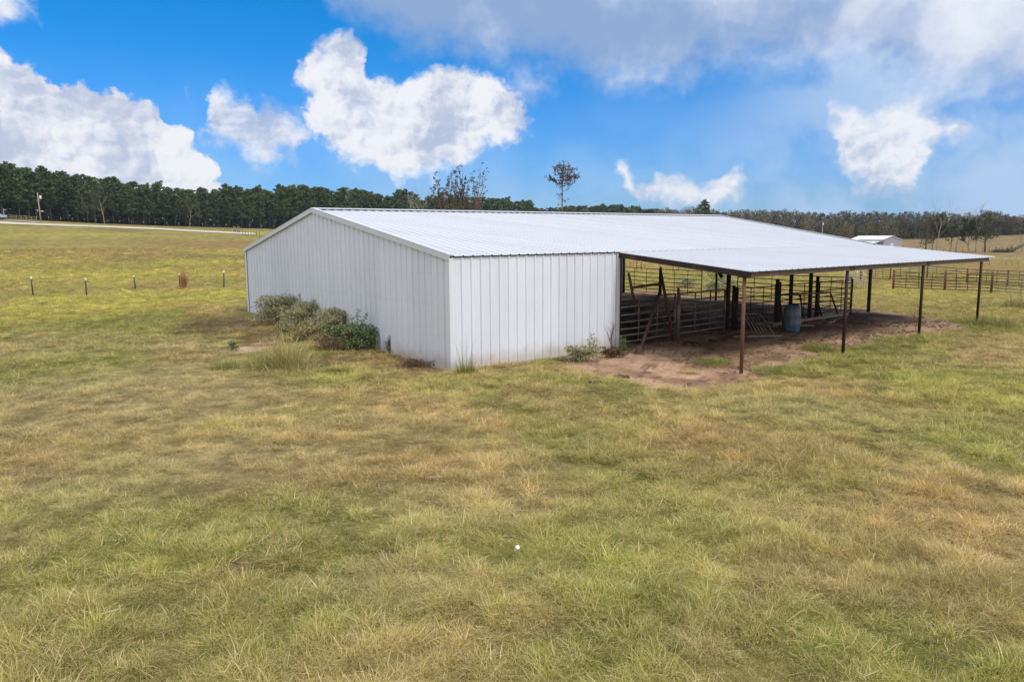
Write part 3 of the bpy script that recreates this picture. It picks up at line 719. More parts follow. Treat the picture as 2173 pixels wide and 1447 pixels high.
for x, l, hh, rr in ((12.08, 'dark gate post beside the first thick barn post', 1.58, 0.06), (12.26, 'dark gate post just right of its twin by the first thick barn post', 1.52, 0.05), (14.80, 'dark stout gate post directly left of the blue drum', 1.70, 0.075), (14.98, 'dark thin gate post touching the stout one left of the drum', 1.60, 0.045), (17.62, 'dark gate post just right of the second thick barn post', 1.68, 0.07)):
    post(g(x, 0.07), hh, rr, 'gate_post', l, 'post', M['darkpipe'], 'gate posts along the front of the barn')
# the line across the open right-hand end, x = 22
for (ya, yb, l) in ((14.75, 11.95, 'far dark panel across the open barn end, next to the wall corner'), (11.82, 9.06, 'far dark panel with a bent top rail, left of the gap'),
                    (6.85, 3.95, 'far dark panel right of the gap, behind the small leaning rack'), (3.80, 0.95, 'far dark panel behind the leaning feeder frame')):
    panel(g(22.0, ya), g(22.0, yb), Z7, 1.5, 'livestock_fence', l, 'livestock panel', M['darkpipe'], 'pipe panels across the open end of the barn', 0.022, 2, sag=0.008)
for y, l in ((14.88, 'thick dark post at the far panel nearest the wall corner'), (11.88, 'dark post between the two far panels left of the gap'), (3.87, 'dark post between the two far panels right of the gap')):
    post(g(22.03, y), 1.62, 0.07, 'fence_stake', l, 'post', M['darkpipe'], 'posts between the far panels')

# the leaning frame of rusty poles in front of the first gate
T = empty('pole_frame', g(7.2, -0.4), 0, 'rusty pole frame like a letter A leaning on the first gate', 'pole frame')
def rel(p): return Vector(p)-T.location
for (b_, t_, r_, nm) in ((G(1361.6, 725), onY(1334, 580, -0.14), 0.05, 'pole'), (G(1356, 752), onY(1399, 622, -0.10), 0.05, 'pole'), (G(1428.5, 728), onY(1402, 575, -0.16), 0.052, 'pole'),
                         (onY(1343, 608, -0.20), onY(1403, 602, -0.22), 0.045, 'crossbar'), (onY(1421.6, 698, -0.12), onY(1392, 657, -0.12), 0.02, 'brace'), (G(1439, 724), onY(1426, 706, -0.3), 0.018, 'brace')):
    MB().tube([rel(b_)-Vector((0, 0, 0.03)), rel((b_+t_)/2)+Vector((0.01, 0.0, -0.012)), rel(t_)], [r_, r_*0.95, r_*0.85], 8).build(nm, M['rust'], T, True)
foot = G(1356, 752); MB().lathe([(0.16, -0.05), (0.12, 0.06), (0.05, 0.22)], 9, rel(foot)).build('foot', M['rust'], T)

# blue drum
def barrel_mat():
    m = bpy.data.materials.new('faded_blue_plastic'); m.use_nodes = True; t = NT(m.node_tree); b = t.n['Principled BSDF']
    v = t.new('ShaderNodeTexCoord').outputs['Object']; x, y, z = t.sep(v)
    an = t.m('ARCTAN2', y, x); n = t.noise(t.comb(t.m('MULTIPLY', an, 1.3), t.m('MULTIPLY', z, 0.8), 0.0), 1.6, 5, 0.6)
    c = t.mix(t.mr(n, 0.43, 0.58), (0.022, 0.115, 0.24), (0.15, 0.16, 0.19)); n2 = t.noise(v, 9, 5, 0.6)
    c = t.mix(t.mr(n2, 0.55, 0.75, 0, 0.5), c, (0.16, 0.11, 0.08))
    t.put(b.inputs['Base Color'], c); b.inputs['Roughness'].default_value = 0.5; return m
T = empty('blue_drum', G(1679, 706), 0.4, 'faded blue plastic drum standing on the dirt under the lean-to', 'drum')
bm_ = barrel_mat()
MB().lathe([(0.24, 0.0), (0.272, 0.03), (0.285, 0.08), (0.29, 0.26), (0.298, 0.285), (0.29, 0.31), (0.292, 0.56), (0.30, 0.585), (0.292, 0.61), (0.286, 0.80), (0.272, 0.86), (0.25, 0.885)], 28).build('body', bm_, T, True)
MB().lathe([(0.255, 0.885), (0.262, 0.895), (0.262, 0.915), (0.235, 0.92), (0.228, 0.90)], 28).build('rim', bm_, T, True)

# small rack leaning by the first outer post, and a pipe on the ground before it
a, b = G(1602, 715), G(1645, 712); ta, tb = onY(1577, 668, -0.75), onY(1611, 668, -0.75)
T = empty('bar_rack', a, 0, 'small rack of slanted grey bars leaning behind the reddest post', 'rack')
q = lambda s, t_: ((a+(b-a)*s)*(1-t_)+(ta+(tb-ta)*s)*t_)-a+Vector((0, 0, 0.03))
MB().tube([q(0, 0), q(1, 0)], 0.022, 6).build('rail', M['greypipe'], T, True)
MB().tube([q(-0.1, 1), q(0.9, 1), q(1.03, 0.93), q(1.05, 0.8), q(1.0, 0.04)], 0.02, 6).build('rail', M['greypipe'], T, True)
for k in range(5): MB().tube([q(k*0.185, 0), q(k*0.185, 1)], 0.016, 6).build('bar', M['greypipe'], T, True)
a, b = G(1557, 722), G(1660, 714)
tag(MB().tube([Vector((0, 0, 0.05)), (b-a)*0.5+Vector((0, 0, 0.055)), (b-a)+Vector((0, 0, 0.05))], 0.045, 8).build('loose_pipe', M['greypipe'], None, True, a), 'straight grey pipe lying on the dirt before the bar rack', 'pipe')

# feeder frame leaning on the front gates, boards below it
bot = [G(1708+0, 688), G(1745, 681), G(1780, 673)]; a = G(1662, 697)
topL, topR = onY(1646, 627, -0.15), onY(1762, 621, -0.15)
T = empty('feeder_frame', a, 0, 'dark pipe feeder frame leaning against the gates right of the blue drum', 'feeder')
tt = lambda s: topL+(topR-topL)*s
for s, p in ((0.06, a), (0.42, bot[0]), (0.72, bot[1]), (1.0, bot[2])): MB().tube([p-a, tt(s)-a], 0.035, 8).build('leg', M['darkpipe'], T, True)
MB().tube([tt(0)-a-Vector((0, 0, 0.12)), tt(0.02)-a, tt(0.5)-a, tt(1)-a], 0.03, 8).build('rail', M['darkpipe'], T, True)
for f_ in (0.35, 0.68): MB().tube([(a+(tt(0.06)-a)*f_)-a, (bot[2]+(tt(1)-bot[2])*f_)-a], 0.02, 6).build('rail', M['darkpipe'], T, True)
a, b = G(1640, 697), G(1800, 673); d = (b-a); d.z = 0; L = d.length; d.normalize(); sd_ = Vector((-d.y, d.x, 0))
T = empty('board_trough', a, 0, 'long low trough of weathered boards under the leaning feeder frame', 'trough')
for k in range(5):
    o_ = sd_*(0.08+k*0.15); st = random.uniform(0, 0.5); zz = 0.10+0.01*random.random()
    MB().beam(d*st+o_+Vector((0, 0, zz)), d*(L-random.uniform(0, 0.3))+o_+Vector((0, 0, zz+b.z-a.z)), 0.11, 0.03).build('board', M['wood'], T)
for f_ in (0.05, 0.35, 0.65, 0.95): MB().beam(d*L*f_+Vector((0, 0, 0.04)), d*L*f_+sd_*0.75+Vector((0, 0, 0.04)), 0.09, 0.08).build('bearer', M['wood'], T)
MB().beam(Vector((0, 0, 0.14)), d*L+Vector((0, 0, 0.14+b.z-a.z)), 0.035, 0.10).build('side_board', M['wood'], T)
a, b = G(1688, 694.5), G(1729, 695.5)
tag(MB().beam(Vector((0, 0, 0.03)), b-a+Vector((0, 0, 0.03)), 0.07, 0.03).build('loose_board', M['concrete'], None, False, a), 'short pale board on the dirt just right of the blue drum', 'board')
for k in range(6):
    f_ = k/5; p = G(1760+29*f_, 688-16*f_)
    o = MB().box(-0.13, -0.07, -0.03, 0.13, 0.07, 0.07).build('concrete_block', M['wood'], None, False, p); o.rotation_euler = (random.uniform(-.1, .1), random.uniform(-.1, .1), 0.5+random.uniform(-.2, .2))
    md = o.modifiers.new('edge', 'BEVEL'); md.width = 0.012
    tag(o, 'grey concrete block in the short row at the right end of the trough', 'block', 'row of concrete blocks by the trough')

# fan on the first thick post
fc = onY(1523.6, 571, -0.05)
T = empty('barn_fan', fc, 0, 'round caged fan hanging under the roof beside the first thick post', 'fan')
fd = (Vector(CAM)-fc); fd.z = -0.2; fd.normalize(); fd = (fd+Vector((-0.35, 0, 0))).normalized(); ux = fd.cross(Vector((0, 0, 1))).normalized(); uy = ux.cross(fd)
cg = MB()
for rr_, off in ((0.37, 0), (0.30, 0.05), (0.21, 0.08), (0.12, 0.10), (0.30, -0.05), (0.21, -0.08)):
    ring = [ux*math.cos(k*math.pi/18)*rr_+uy*math.sin(k*math.pi/18)*rr_+fd*off for k in range(37)]; cg.tube(ring, 0.009 if rr_ > 0.35 else 0.004, 5, False)
for k in range(16):
    an = k*math.pi/8; v_ = ux*math.cos(an)+uy*math.sin(an)
    for s_ in (1, -1): cg.tube([v_*0.37, v_*0.28+fd*0.06*s_, v_*0.04+fd*0.10*s_], 0.003, 4)
cg.build('cage', M['darkpipe'], T, True)
for k in range(3):
    an = k*2.094-0.3-math.pi/2; v_ = ux*math.cos(an)+uy*math.sin(an); w_ = fd.cross(v_)
    MB().add([v_*0.05-w_*0.05, v_*0.05+w_*0.05+fd*0.02, v_*0.31+w_*0.12+fd*0.04, v_*0.33-w_*0.02, v_*0.05-w_*0.05-fd*0.004, v_*0.05+w_*0.05+fd*0.016, v_*0.31+w_*0.12+fd*0.036, v_*0.33-w_*0.02-fd*0.004],
             [(0, 1, 2, 3), (7, 6, 5, 4), (0, 4, 5, 1), (1, 5, 6, 2), (2, 6, 7, 3), (3, 7, 4, 0)]).build('blade', M['darkpipe'], T)
MB().tube([-fd*0.16, fd*0.05], 0.075, 12).build('motor', M['darkpipe'], T, True)
pb = Vector((11.7, 0.03, fc.z-0.22)); MB().tube([-fd*0.12, (pb-fc)], 0.016, 6).build('bracket', M['darkpipe'], T, True)

# ------------------------------------------------------------------ pens in the field on the right
PG = 'rusty pipe panels of the outdoor pen'
def corner(px, py): return G(px, py)
A1, B1, C1, D1, E1 = G(1793.5, 603), G(1846, 619), G(1895, 616), G(2004, 621), G(2103, 625)
F1 = g(*( (E1+(E1-D1)*1.15).to_2d() ))
hp = hgt(C1, 572)
for p, l in ((B1, 'rusty post at the end of the pale gate, left of the thick right barn post'), (C1, 'double rusty post where the front pen fence starts'), (D1, 'rusty post between the two right lean-to posts, front pen line'), (E1, 'tall orange rusted post just right of the last lean-to post')):
    post(p, hp, 0.085, 'pen_post', l, 'post', M['rustred'], 'rusty posts of the outdoor pen')
for p, l in ((G(1888.5, 597), 'far pen post just left of the double post'), (G(1967, 591), 'far pen post behind the third lean-to post'), (G(2051, 603), 'far pen post left of the last lean-to post'), (G(2137, 609), 'far pen post near the edge of the photo'), (G(1826, 594), 'thin far pen post behind the pale gate')):
    post(p, hgt(p, p and 0) if False else 1.45, 0.075, 'pen_post', l, 'post', M['rustred'], 'rusty posts of the outdoor pen')
Zp = [0.18, 0.40, 0.62, 0.84, 1.08, 1.36]
panel(A1, B1, Zp, 1.36, 'pen_gate', 'pale galvanised gate of the outdoor pen, seen left of the thick end post', 'gate', M['galv'], None, 0.026, 3)
panel(C1, D1, Zp, 1.36, 'pen_fence', 'front pen panel from the double post to the next post', 'livestock panel', M['rust'], PG, 0.033, 3)
panel(D1, E1, Zp, 1.36, 'pen_fence', 'front pen panel crossed by the last lean-to post', 'livestock panel', M['rust'], PG, 0.033, 3)
panel(E1, F1, Zp, 1.36, 'pen_fence', 'front pen panel right of the last lean-to post', 'livestock panel', M['greypipe'], PG, 0.033, 3)
Q = [G(1826, 592), G(1888.5, 597), G(1967, 591), G(2051, 603), G(2137, 609)]; Q.append(g(*((Q[-1]+(Q[-1]-Q[-2])).to_2d())))
for k, l in enumerate(('back pen panel behind the pale gate', 'back pen panel behind the third lean-to post', 'back pen panel left of the last lean-to post', 'back pen panel behind the orange rusted post', 'back pen panel at the edge of the photo')):
    panel(Q[k], Q[k+1], Zp, 1.36, 'pen_fence', l, 'livestock panel', M['rust'], PG, 0.032, 3)
o = MB()
ch = [Vector((0, 0, 0.1+0.11*k)) for k in range(12)]
for k in range(11): o.tube([ch[k]+Vector((0.05 if k % 2 else -0.05, 0, 0)), ch[k+1]+Vector((0.05 if (k+1) % 2 else -0.05, 0, 0))], 0.022, 5)
tag(o.build('zigzag_latch', M['white'], None, True, A1+Vector((-0.15, 0, 0))), 'white zigzag chain hanging at the left end of the pale gate', 'chain')

# ------------------------------------------------------------------ T-posts
for px, pyt, pyb, l in ((71, 587, 629, 'leftmost of the near T-posts standing in the grass'), (184, 590, 629, 'second near T-post from the left, alone in yellow grass'), (288, 584, 615, 'third near T-post, left of the russet weed'), (382, 581, 611, 'T-post half hidden by the russet weed'), (475, 576, 611, 'near T-post closest to the barn gable')):
    p = G(px, pyb); h = hgt(p, pyt)
    post(p, h, 0.035, 't_post', l, 'fence post', M['post'], 'near T-posts left of the barn', (random.uniform(-0.05, 0.05), 0), M['white'])
for px, pyb, pyt, l in ((1351, 576, 560, 'short T-post seen over the far panel, leftmost'), (1360.5, 576, 552, 'white-tipped T-post seen above the far panel'), (1400.5, 578, 556, 'T-post seen directly above the middle far post'), (1428, 577, 562, 'T-post seen above the bent top rail'), (1439, 577, 563, 'rightmost T-post above the bent top rail'), (1318.5, 585, 553, 'white-tipped T-post beside the corner of the white wall')):
    p = G(px, pyb); post(p, max(1.0, hgt(p, pyt)), 0.04, 't_post', l, 'fence post', M['post'], 'T-posts seen through the barn', (0, 0), M['white'] if 'white' in l else None)
FG = 'white-topped fence posts along the pine wood'
src = None
for px in list(range(30, 620, 25)):
    dep = np.interp(px, [0, 530, 1150], [243, 325, 500]); p = Wd(px, dep)
    if src is None:
        src = post(p, 1.35, 0.07, 'fence_post', 'small white-topped post in the fence before the pine wood', 'fence post', M['post'], FG, (0, 0), None)
        cp = MB().tube([(0, 0, 1.15), (0, 0, 1.38)], 0.085, 6).build('white_cap', M['white'], src); kids(src, cp)
    else: copy_tree(src).location = p
sp = None
for k, px in enumerate(list(range(440, 494, 6))+list(range(514, 556, 6))):
    dep = np.interp(px, [440, 494, 514, 555], [300, 215, 205, 170]); p = Wd(px, dep)
    if sp is None: sp = post(p, 1.3, 0.05, 'field_post', 'thin post of the close-set field fence by the road end', 'fence post', M['post'], 'thin posts of the field fence by the road end')
    else: c = sp.copy(); COL.objects.link(c); c.location = p
for px, l in ((495.5, 'outer left brace post of the road gate'), (498.5, 'inner left brace post of the road gate'), (504, 'inner right brace post of the road gate'), (507.5, 'outer right brace post of the road gate')):
    post(Wd(px, 208), 2.0, 0.13, 'brace_post', l, 'post', M['bark'], 'brace posts at the road gate')
rp = None
for k, px in enumerate(range(1935, 2200, 14)):
    p = Wd(px, 196)
    if rp is None: rp = post(p, 1.25, 0.07, 'pasture_post', 'small dark post of the fence in front of the slim right-hand trees', 'fence post', M['bark'], 'fence posts before the tan pasture')
    else: c = rp.copy(); COL.objects.link(c); c.location = p; c.scale = (1, 1, random.uniform(0.85, 1.15))
wp = None
for px in (2106, 2141, 2154, 2167):
    p = Wd(px, 120)
    if wp is None: wp = post(p, 1.0, 0.05, 'stub_post', 'pale-topped post at the edge of the tall tan grass', 'fence post', M['wood'], 'pale posts by the tall tan grass', (0, 0), M['white']); kids(wp, [c for c in bpy.data.objects if c.parent is wp][0])
    else: copy_tree(wp).location = p

# ------------------------------------------------------------------ road, far left things
rd = [Wd(px, d) for px, d in ((-500, 178), (-200, 183), (0, 188), (180, 193), (330, 199), (430, 203), (500, 206), (540, 208))]
tag(ribbon('gravel_road', rd, 4.4, M['gravel'], tilt=0.34), kind='structure')
rd = [Wd(px, d) for px, d in ((-60, 232), (0, 232), (30, 231), (60, 224), (85, 219), (108, 217))]
tag(ribbon('drive', rd, 3.0, M['gravel']), kind='structure')
def pole(px, dep, ytop, label):
    p = Wd(px, dep); H = hgt(p, ytop); T = empty('utility_pole', p, 0, label, 'utility pole', 'utility poles')
    MB().tube([(0, 0, -0.5), (-0.25, 0, H)], [0.20, 0.13], 8).build('pole', M['palebark'], T, True)
    MB().tube([(0.42, 0.1, H-1.9), (0.42, 0.1, H-0.9)], 0.28, 12).build('transformer', M['white'], T, True)
    MB().beam((-0.3, 0, H-0.9), (0.25, 0.1, H-0.9), 0.1, 0.1).build('bracket', M['greypipe'], T)
    return T, H
T1, H1_ = pole(88, 228, 409, 'leaning wooden utility pole with a transformer before the pine wood')
MB().lathe([(0.05, 0.1), (0.55, 0.0), (0.5, -0.12), (0.1, -0.2)], 12, (0.5, 0, H1_*0.38)).build('lamp', M['white'], T1)
T2, H2_ = pole(1746, 330, 469, 'distant thin utility pole before the brown woods on the right')
e2 = Wd(905, 300); T3, H3_ = pole(905, 300, 459, 'utility pole hidden low behind the barn ridge')
def wire(a, b, sag, label):
    P = [a+(b-a)*k/24-Vector((0, 0, sag*4*(k/24)*(1-k/24))) for k in range(25)]
    tag(MB().tube([p-a for p in P], 0.03, 4).build('power_line', M['darkpipe'], None, True, a), label, 'power line')
for dz, l in ((-0.1, 'upper power line crossing in front of the pine wood'), (-2.4, 'lower power line crossing in front of the pine wood')):
    wire(T1.location+Vector((-0.2, 0, H1_+dz)), T3.location+Vector((0, 0, H3_+dz)), 2.0, l)
wire(T3.location+Vector((0, 0, H3_-0.1)), T2.location+Vector((-0.2, 0, H2_-0.1)), 2.5, 'power line running behind the barn roof to the right-hand pole')

# parked truck front at the very left edge
def truck():
    p = Wd(-9, 232); T = empty('parked_truck', p, YAW*-1+0.2, 'pale blue truck cut off by the left edge before the wood', 'truck')
    paint = pmat('pale_blue_paint', (0.32, 0.40, 0.50), 0.3, 0.1, 0.05, 2)
    glass = pmat('dark_glass', (0.02, 0.025, 0.03), 0.08, 0, 0.02, 2); rub = pmat('tyre_rubber', (0.02, 0.02, 0.02), 0.8)
    b = MB(); sec = [(-2.8, 0.55, 1.15), (-0.6, 0.55, 1.25), (-0.5, 0.55, 2.0), (1.0, 0.55, 2.05), (1.6, 0.55, 1.45), (2.8, 0.6, 1.3), (3.0, 0.65, 0.95)]
    vs = []
    for x, z0, z1 in sec:
        w = 0.95 if z1 < 1.5 else 0.85
        vs += [(x, -0.98, z0), (x, 0.98, z0), (x, w, z1), (x, -w, z1)]
    fs = [(0, 3, 2, 1), (24, 25, 26, 27)]
    for i in range(6):
        for k in range(4): fs.append((i*4+k, i*4+(k+1) % 4, i*4+4+(k+1) % 4, i*4+4+k))
    b.add(vs, fs); b.build('body', paint, T)
    for s in (-1, 1):
        MB().box(-0.35, s*0.93-0.02, 1.35, 0.95, s*0.93+0.02, 1.85).build('window', glass, T)
        for x in (-1.8, 1.9): MB().tube([(x, s*0.8, 0.38), (x, s*1.0, 0.38)], 0.38, 16).build('wheel', rub, T)
        MB().box(2.98, s*0.7-0.15, 0.95, 3.03, s*0.7+0.15, 1.15).build('headlight', M['white'], T)
    MB().box(1.05, -0.7, 1.5, 1.35, 0.7, 1.9).build('windscreen', glass, T)
    return T
truck()
p = Wd(11, 236); T = empty('mast', p, 0, 'thin pale mast with a small arm beside the blue truck', 'mast')
MB().tube([(0, 0, 0), (0, 0, hgt(p, 443))], 0.12, 6).build('pole', M['galv'], T); MB().tube([(0, 0, hgt(p, 445)), (0.8, 0.2, hgt(p, 445))], 0.08, 6).build('arm', M['galv'], T)
def rail_fence():
    a, b = Wd(15, 238), Wd(79, 238); T = empty('rail_fence', a, 0, 'grey wooden rail fence between the truck and the utility pole', 'fence')
    for k in range(7):
        q = a+(b-a)*k/6; q.z = h1(q.x, q.y); MB().beam(q-a, q-a+Vector((0, 0, 1.5)), 0.14, 0.14, (1, 0, 0)).build('post', M['wood'], T)
    for z in (0.4, 0.9, 1.4): MB().beam(Vector((0, 0, z)), b-a+Vector((0, 0, z)), 0.04, 0.14).build('rail', M['wood'], T)
rail_fence()

# small metal building beyond the lean-to
def shed():
    p = Wd(1877, 240); T = empty('small_shed', p, -0.10, 'small distant metal building with white roof and lavender gable wall', 'shed')
    lav = pmat('pale_lavender_sheet', (0.40, 0.38, 0.47), 0.6, 0, 0.05, 0.5); wr = pmat('white_roof_sheet', (0.80, 0.81, 0.84), 0.4, 0, 0.04, 0.5)
    blue = pmat('blue_grey_sheet', (0.20, 0.26, 0.36), 0.6, 0, 0.05, 0.5)
    w, L, h, hr = 5.2, 11.0, 3.2, 4.3
    x = np.array([math.cos(YAW-0.0), -math.sin(YAW), 0]); 
    T.rotation_euler = (0, 0, -YAW-0.28)
    # local x to the right, y away
    MB().add([(0,0,0),(w,0,0),(w,0,h),(w/2,0,hr),(0,0,h),(0,0.1,0),(w,0.1,0),(w,0.1,h),(w/2,0.1,hr),(0,0.1,h)], [(0,1,2,3,4),(9,8,7,6,5),(0,5,6,1),(1,6,7,2),(2,7,8,3),(3,8,9,4),(4,9,5,0)]).build('gable_wall', lav, T)
    Lv = Vector((-L*0.82, L*0.57, 0))
    def ex(pts, dz=0): return [(px_+Lv.x, py_+Lv.y, pz_) for px_, py_, pz_ in pts]
    a = [(0,0.12,0),(0,0.12,h)]; MB().add([a[0], a[1], *ex(a), (0.1,0.16,0),(0.1,0.16,h), *ex([(0.1,0.16,0),(0.1,0.16,h)])], [(0,1,3,2),(4,6,7,5),(0,4,5,1),(2,3,7,6),(1,5,7,3),(0,2,6,4)]).build('side_wall', blue, T)
    def slope(p0, p1, th=0.08):
        q = [p0, p1, *ex([p0, p1])]; v = q+[(a_, b_, c_-th) for a_, b_, c_ in q]
        return MB().add(v, [(0,1,3,2),(4,6,7,5),(0,4,5,1),(2,3,7,6),(1,5,7,3),(0,2,6,4)])
    slope((-0.25,-0.2,h-0.02),(w/2,-0.2,hr+0.10)).build('roof', wr, T); slope((w+0.25,-0.2,h-0.02),(w/2+0.002,-0.2,hr+0.10)).build('roof', wr, T)
    slope((-2.6,0.1,h-0.95),(-0.02,0.1,h-0.35)).build('side_roof', wr, T)
    MB().box(w*0.38, -0.06, 0, w*0.38+0.9, -0.01, 2.0).build('door', M['white'], T)
    for k in range(4):
        f_ = k/3; MB().box(-2.5+Lv.x*f_-0.06, 0.15+Lv.y*f_, 0, -2.5+Lv.x*f_+0.06, 0.27+Lv.y*f_, h-0.98).build('post', M['bark'], T)
shed()

# ------------------------------------------------------------------ leaves and trees
def quads_mesh(name, C, size, mat, up=0.0, aspect=1.6, tone=None, extra=None):
    """many small leaf faces; C centres, each with its own turn and size"""
    n = len(C); N = RNG.normal(size=(n, 3)); N[:, 2] += up; N /= np.linalg.norm(N, axis=1)[:, None]
    A = np.cross(N, RNG.normal(size=(n, 3))); A /= np.linalg.norm(A, axis=1)[:, None]; B_ = np.cross(N, A)
    s = (size*(0.6+0.8*RNG.random(n)))[:, None]
    # a leaf clump outline: lozenge with an off-centre widest point
    V = np.stack([C-A*s*aspect*0.5, C+B_*s*0.5-A*s*0.1*aspect, C+A*s*aspect*0.5, C-B_*s*0.42+A*s*0.12], 1).reshape(-1, 3)
    me = bpy.data.meshes.new(name); me.vertices.add(n*4); me.vertices.foreach_set('co', V.astype(np.float32).ravel())
    me.loops.add(n*4); me.loops.foreach_set('vertex_index', np.arange(n*4, dtype=np.int32))
    me.polygons.add(n); me.polygons.foreach_set('loop_start', np.arange(n, dtype=np.int32)*4)
    me.update(calc_edges=True)
    t = RNG.random(n) if tone is None else tone
    at = me.attributes.new('tone', 'FLOAT', 'POINT'); at.data.foreach_set('value', np.repeat(t, 4).astype(np.float32))
    me.materials.append(mat); return me
def cloud(n, c, r):
    p = RNG.normal(size=(n, 3)); p /= np.linalg.norm(p, axis=1)[:, None]; return np.array(c)+p*(RNG.random(n)**0.5)[:, None]*np.array(r)

def pine_mesh(H=16.0, low=0.30, spread=2.7, nb=46):
    tk = MB(); bend = RNG.normal(size=2)*0.25
    tk.tube([(bend[0]*(z/H)**2, bend[1]*(z/H)**2, z) for z in np.linspace(-0.3, H*0.97, 7)], list(np.linspace(0.15, 0.04, 7)), 6)
    Cs = []; tn = []
    for k in range(nb):
        f = low+(1-low)*(k+0.5)/nb; z = f*H; an = k*2.4+random.uniform(-.5, .5)
        env = spread*(math.sin(min(1, (1-f)/(1-low)*1.6+0.22)*math.pi*0.55))*random.uniform(0.45, 1.25)
        if f < low+0.15: env *= random.uniform(0.4, 0.9)
        L = max(0.35, env); rise = random.uniform(0.05, 0.45)
        tip = np.array([math.cos(an)*L, math.sin(an)*L, z+rise*L])
        tk.tube([(0, 0, z), tuple(tip*[1, 1, 1])], [0.05, 0.015], 4, False)
        for q, rr_ in ((1.0, 0.62), (0.62, 0.55), (0.32, 0.4)):
            c = np.array([0, 0, z])*(1-q)+tip*q+RNG.normal(size=3)*0.15
            n = int(20*rr_/0.55); Cs.append(cloud(n, c, (rr_*1.25, rr_*1.25, rr_*0.6))); tn.append(np.clip(RNG.random(n)*0.5+0.45*random.random(), 0, 1))
    Cs.append(cloud(30, (bend[0], bend[1], H*0.96), (0.95, 0.95, 0.6))); tn.append(RNG.random(30))
    C = np.concatenate(Cs); return tk.mesh('trunk', M['pinebark'], True), quads_mesh('crown', C, 0.46, M['needle'], 0.5, 1.5, np.concatenate(tn))
def broad_mesh(H=14.0, spread=4.6, low=0.12, lumps=26, dens=70, leaf='olive', size=0.42, bark='bark'):
    tk = MB(); tk.tube([(0, 0, -0.3), (0.1, 0, H*0.3), (0.15, 0.1, H*0.6), (0.1, 0.1, H*0.85)], [0.3, 0.22, 0.13, 0.04], 6)
    Cs = []; tn = []
    for k in range(lumps):
        f = low+(1-low)*(k+0.5)/lumps; an = k*2.4+random.uniform(-.6, .6)
        rad = spread*math.sqrt(max(0.02, 1-((f-0.50)/0.56)**2))*random.uniform(0.55, 0.9)
        c = np.array([math.cos(an)*rad, math.sin(an)*rad, f*H-0.5]); lr = random.uniform(1.0, 1.9)*H/14
        tk.tube([(0.1, 0, max(0.5, f*H*0.62)), tuple(c*[0.55, 0.55, 1]-np.array([0, 0, 0.4])), tuple(c)], [0.10, 0.06, 0.02], 4, False)
        n = int(dens*random.uniform(0.6, 1.2)); Cs.append(cloud(n, c, (lr, lr, lr*0.78))); tn.append(np.clip(RNG.random(n)*0.55+0.45*random.random(), 0, 1))
    n = dens*3; Cs.append(cloud(n, (0, 0, H*0.55), (spread*0.6, spread*0.6, H*0.38))); tn.append(RNG.random(n)*0.6)
    return tk.mesh('trunk', M[bark], True), quads_mesh('crown', np.concatenate(Cs), size, M[leaf], 0.3, 1.3, np.concatenate(tn))
def branching(H=15, seed=1, levels=4, spread=0.55, trunk_r=0.2, first=0.3, leafn=0, leafr=0.5, leafsize=0.2, mat='palebark', leafmat='brownleaf', up=0.35, kids_=3, tmat=None, leaf_min=2, lean=(0, 0)):
    """a tree grown by forking: limbs as tubes, leaves in loose bunches round the twigs"""
    rd = random.Random(seed); tk = MB(); tips = []
    def grow(p, d, L, r, lv):
        n = 4; pts = [p]; dd = d.copy()
        for i in range(n):
            dd = (dd+Vector((rd.gauss(0, .09), rd.gauss(0, .09), rd.gauss(0, .05)+0.04*up))).normalized(); pts.append(pts[-1]+dd*L/n)
        tk.tube(pts, [r*(1-0.5*i/n) for i in range(n+1)], 6 if lv == 0 else (5 if lv == 1 else 3), False)
        if lv >= leaf_min:
            for q in pts[1:]: tips.append((q, lv))
        if lv < levels:
            m = kids_+(2 if lv == 0 else 0)
            for k in range(m):
                f = first+(1-first)*(k+0.7)/m if lv == 0 else 0.3+0.7*(k+0.7)/m
                i = min(n-1, int(f*n)); q = pts[i]+(pts[i+1]-pts[i])*(f*n-i)
                an = k*2.4+rd.uniform(-.6, .6); ax = dd.orthogonal().normalized(); ax.rotate(Matrix.Rotation(an, 3, dd))
                nd = (dd*(1-spread)+ax*spread+Vector((0, 0, up*0.5))).normalized()
                grow(q, nd, L*rd.uniform(0.48, 0.68)*(1.0 if lv else (1.15-0.55*f)), r*(0.5 if lv else 0.45), lv+1)
    grow(Vector((0, 0, -0.2)), Vector((lean[0], lean[1], 1)).normalized(), H*0.72, trunk_r, 0)
    zmax = max(v[2] for v in tk.v); s = H/zmax; tk.v = [(x*s, y*s, z*s) for x, y, z in tk.v]
    me = tk.mesh('trunk', M[mat], True); cm = None
    if leafn:
        Cs = [cloud(leafn, tuple(q*s), (leafr,)*3) for q, lv in tips]; tn = [np.clip(RNG.random(leafn)*0.5+0.5*rd.random(), 0, 1) for _ in tips]
        cm = quads_mesh('crown', np.concatenate(Cs), leafsize, M[leafmat], 0.2, 1.3, np.concatenate(tn))
    return me, cm
def plant_tree(name, meshes, p, scale, rz, label, cat='tree', group=None, sxy=None, lean=0.0):
    T = empty(name, p, rz, label, cat, group); s = sxy or scale; T.scale = (s, s, scale); T.rotation_euler[0] = lean
    link('trunk', meshes[0], T)
    if meshes[1]: link('crown', meshes[1], T)
    return T
PINES = [pine_mesh(16, random.uniform(0.26, 0.42), random.uniform(2.4, 3.3), 44) for _ in range(7)]
LOWP = [pine_mesh(16, 0.06, random.uniform(2.6, 3.1), 50) for _ in range(3)]
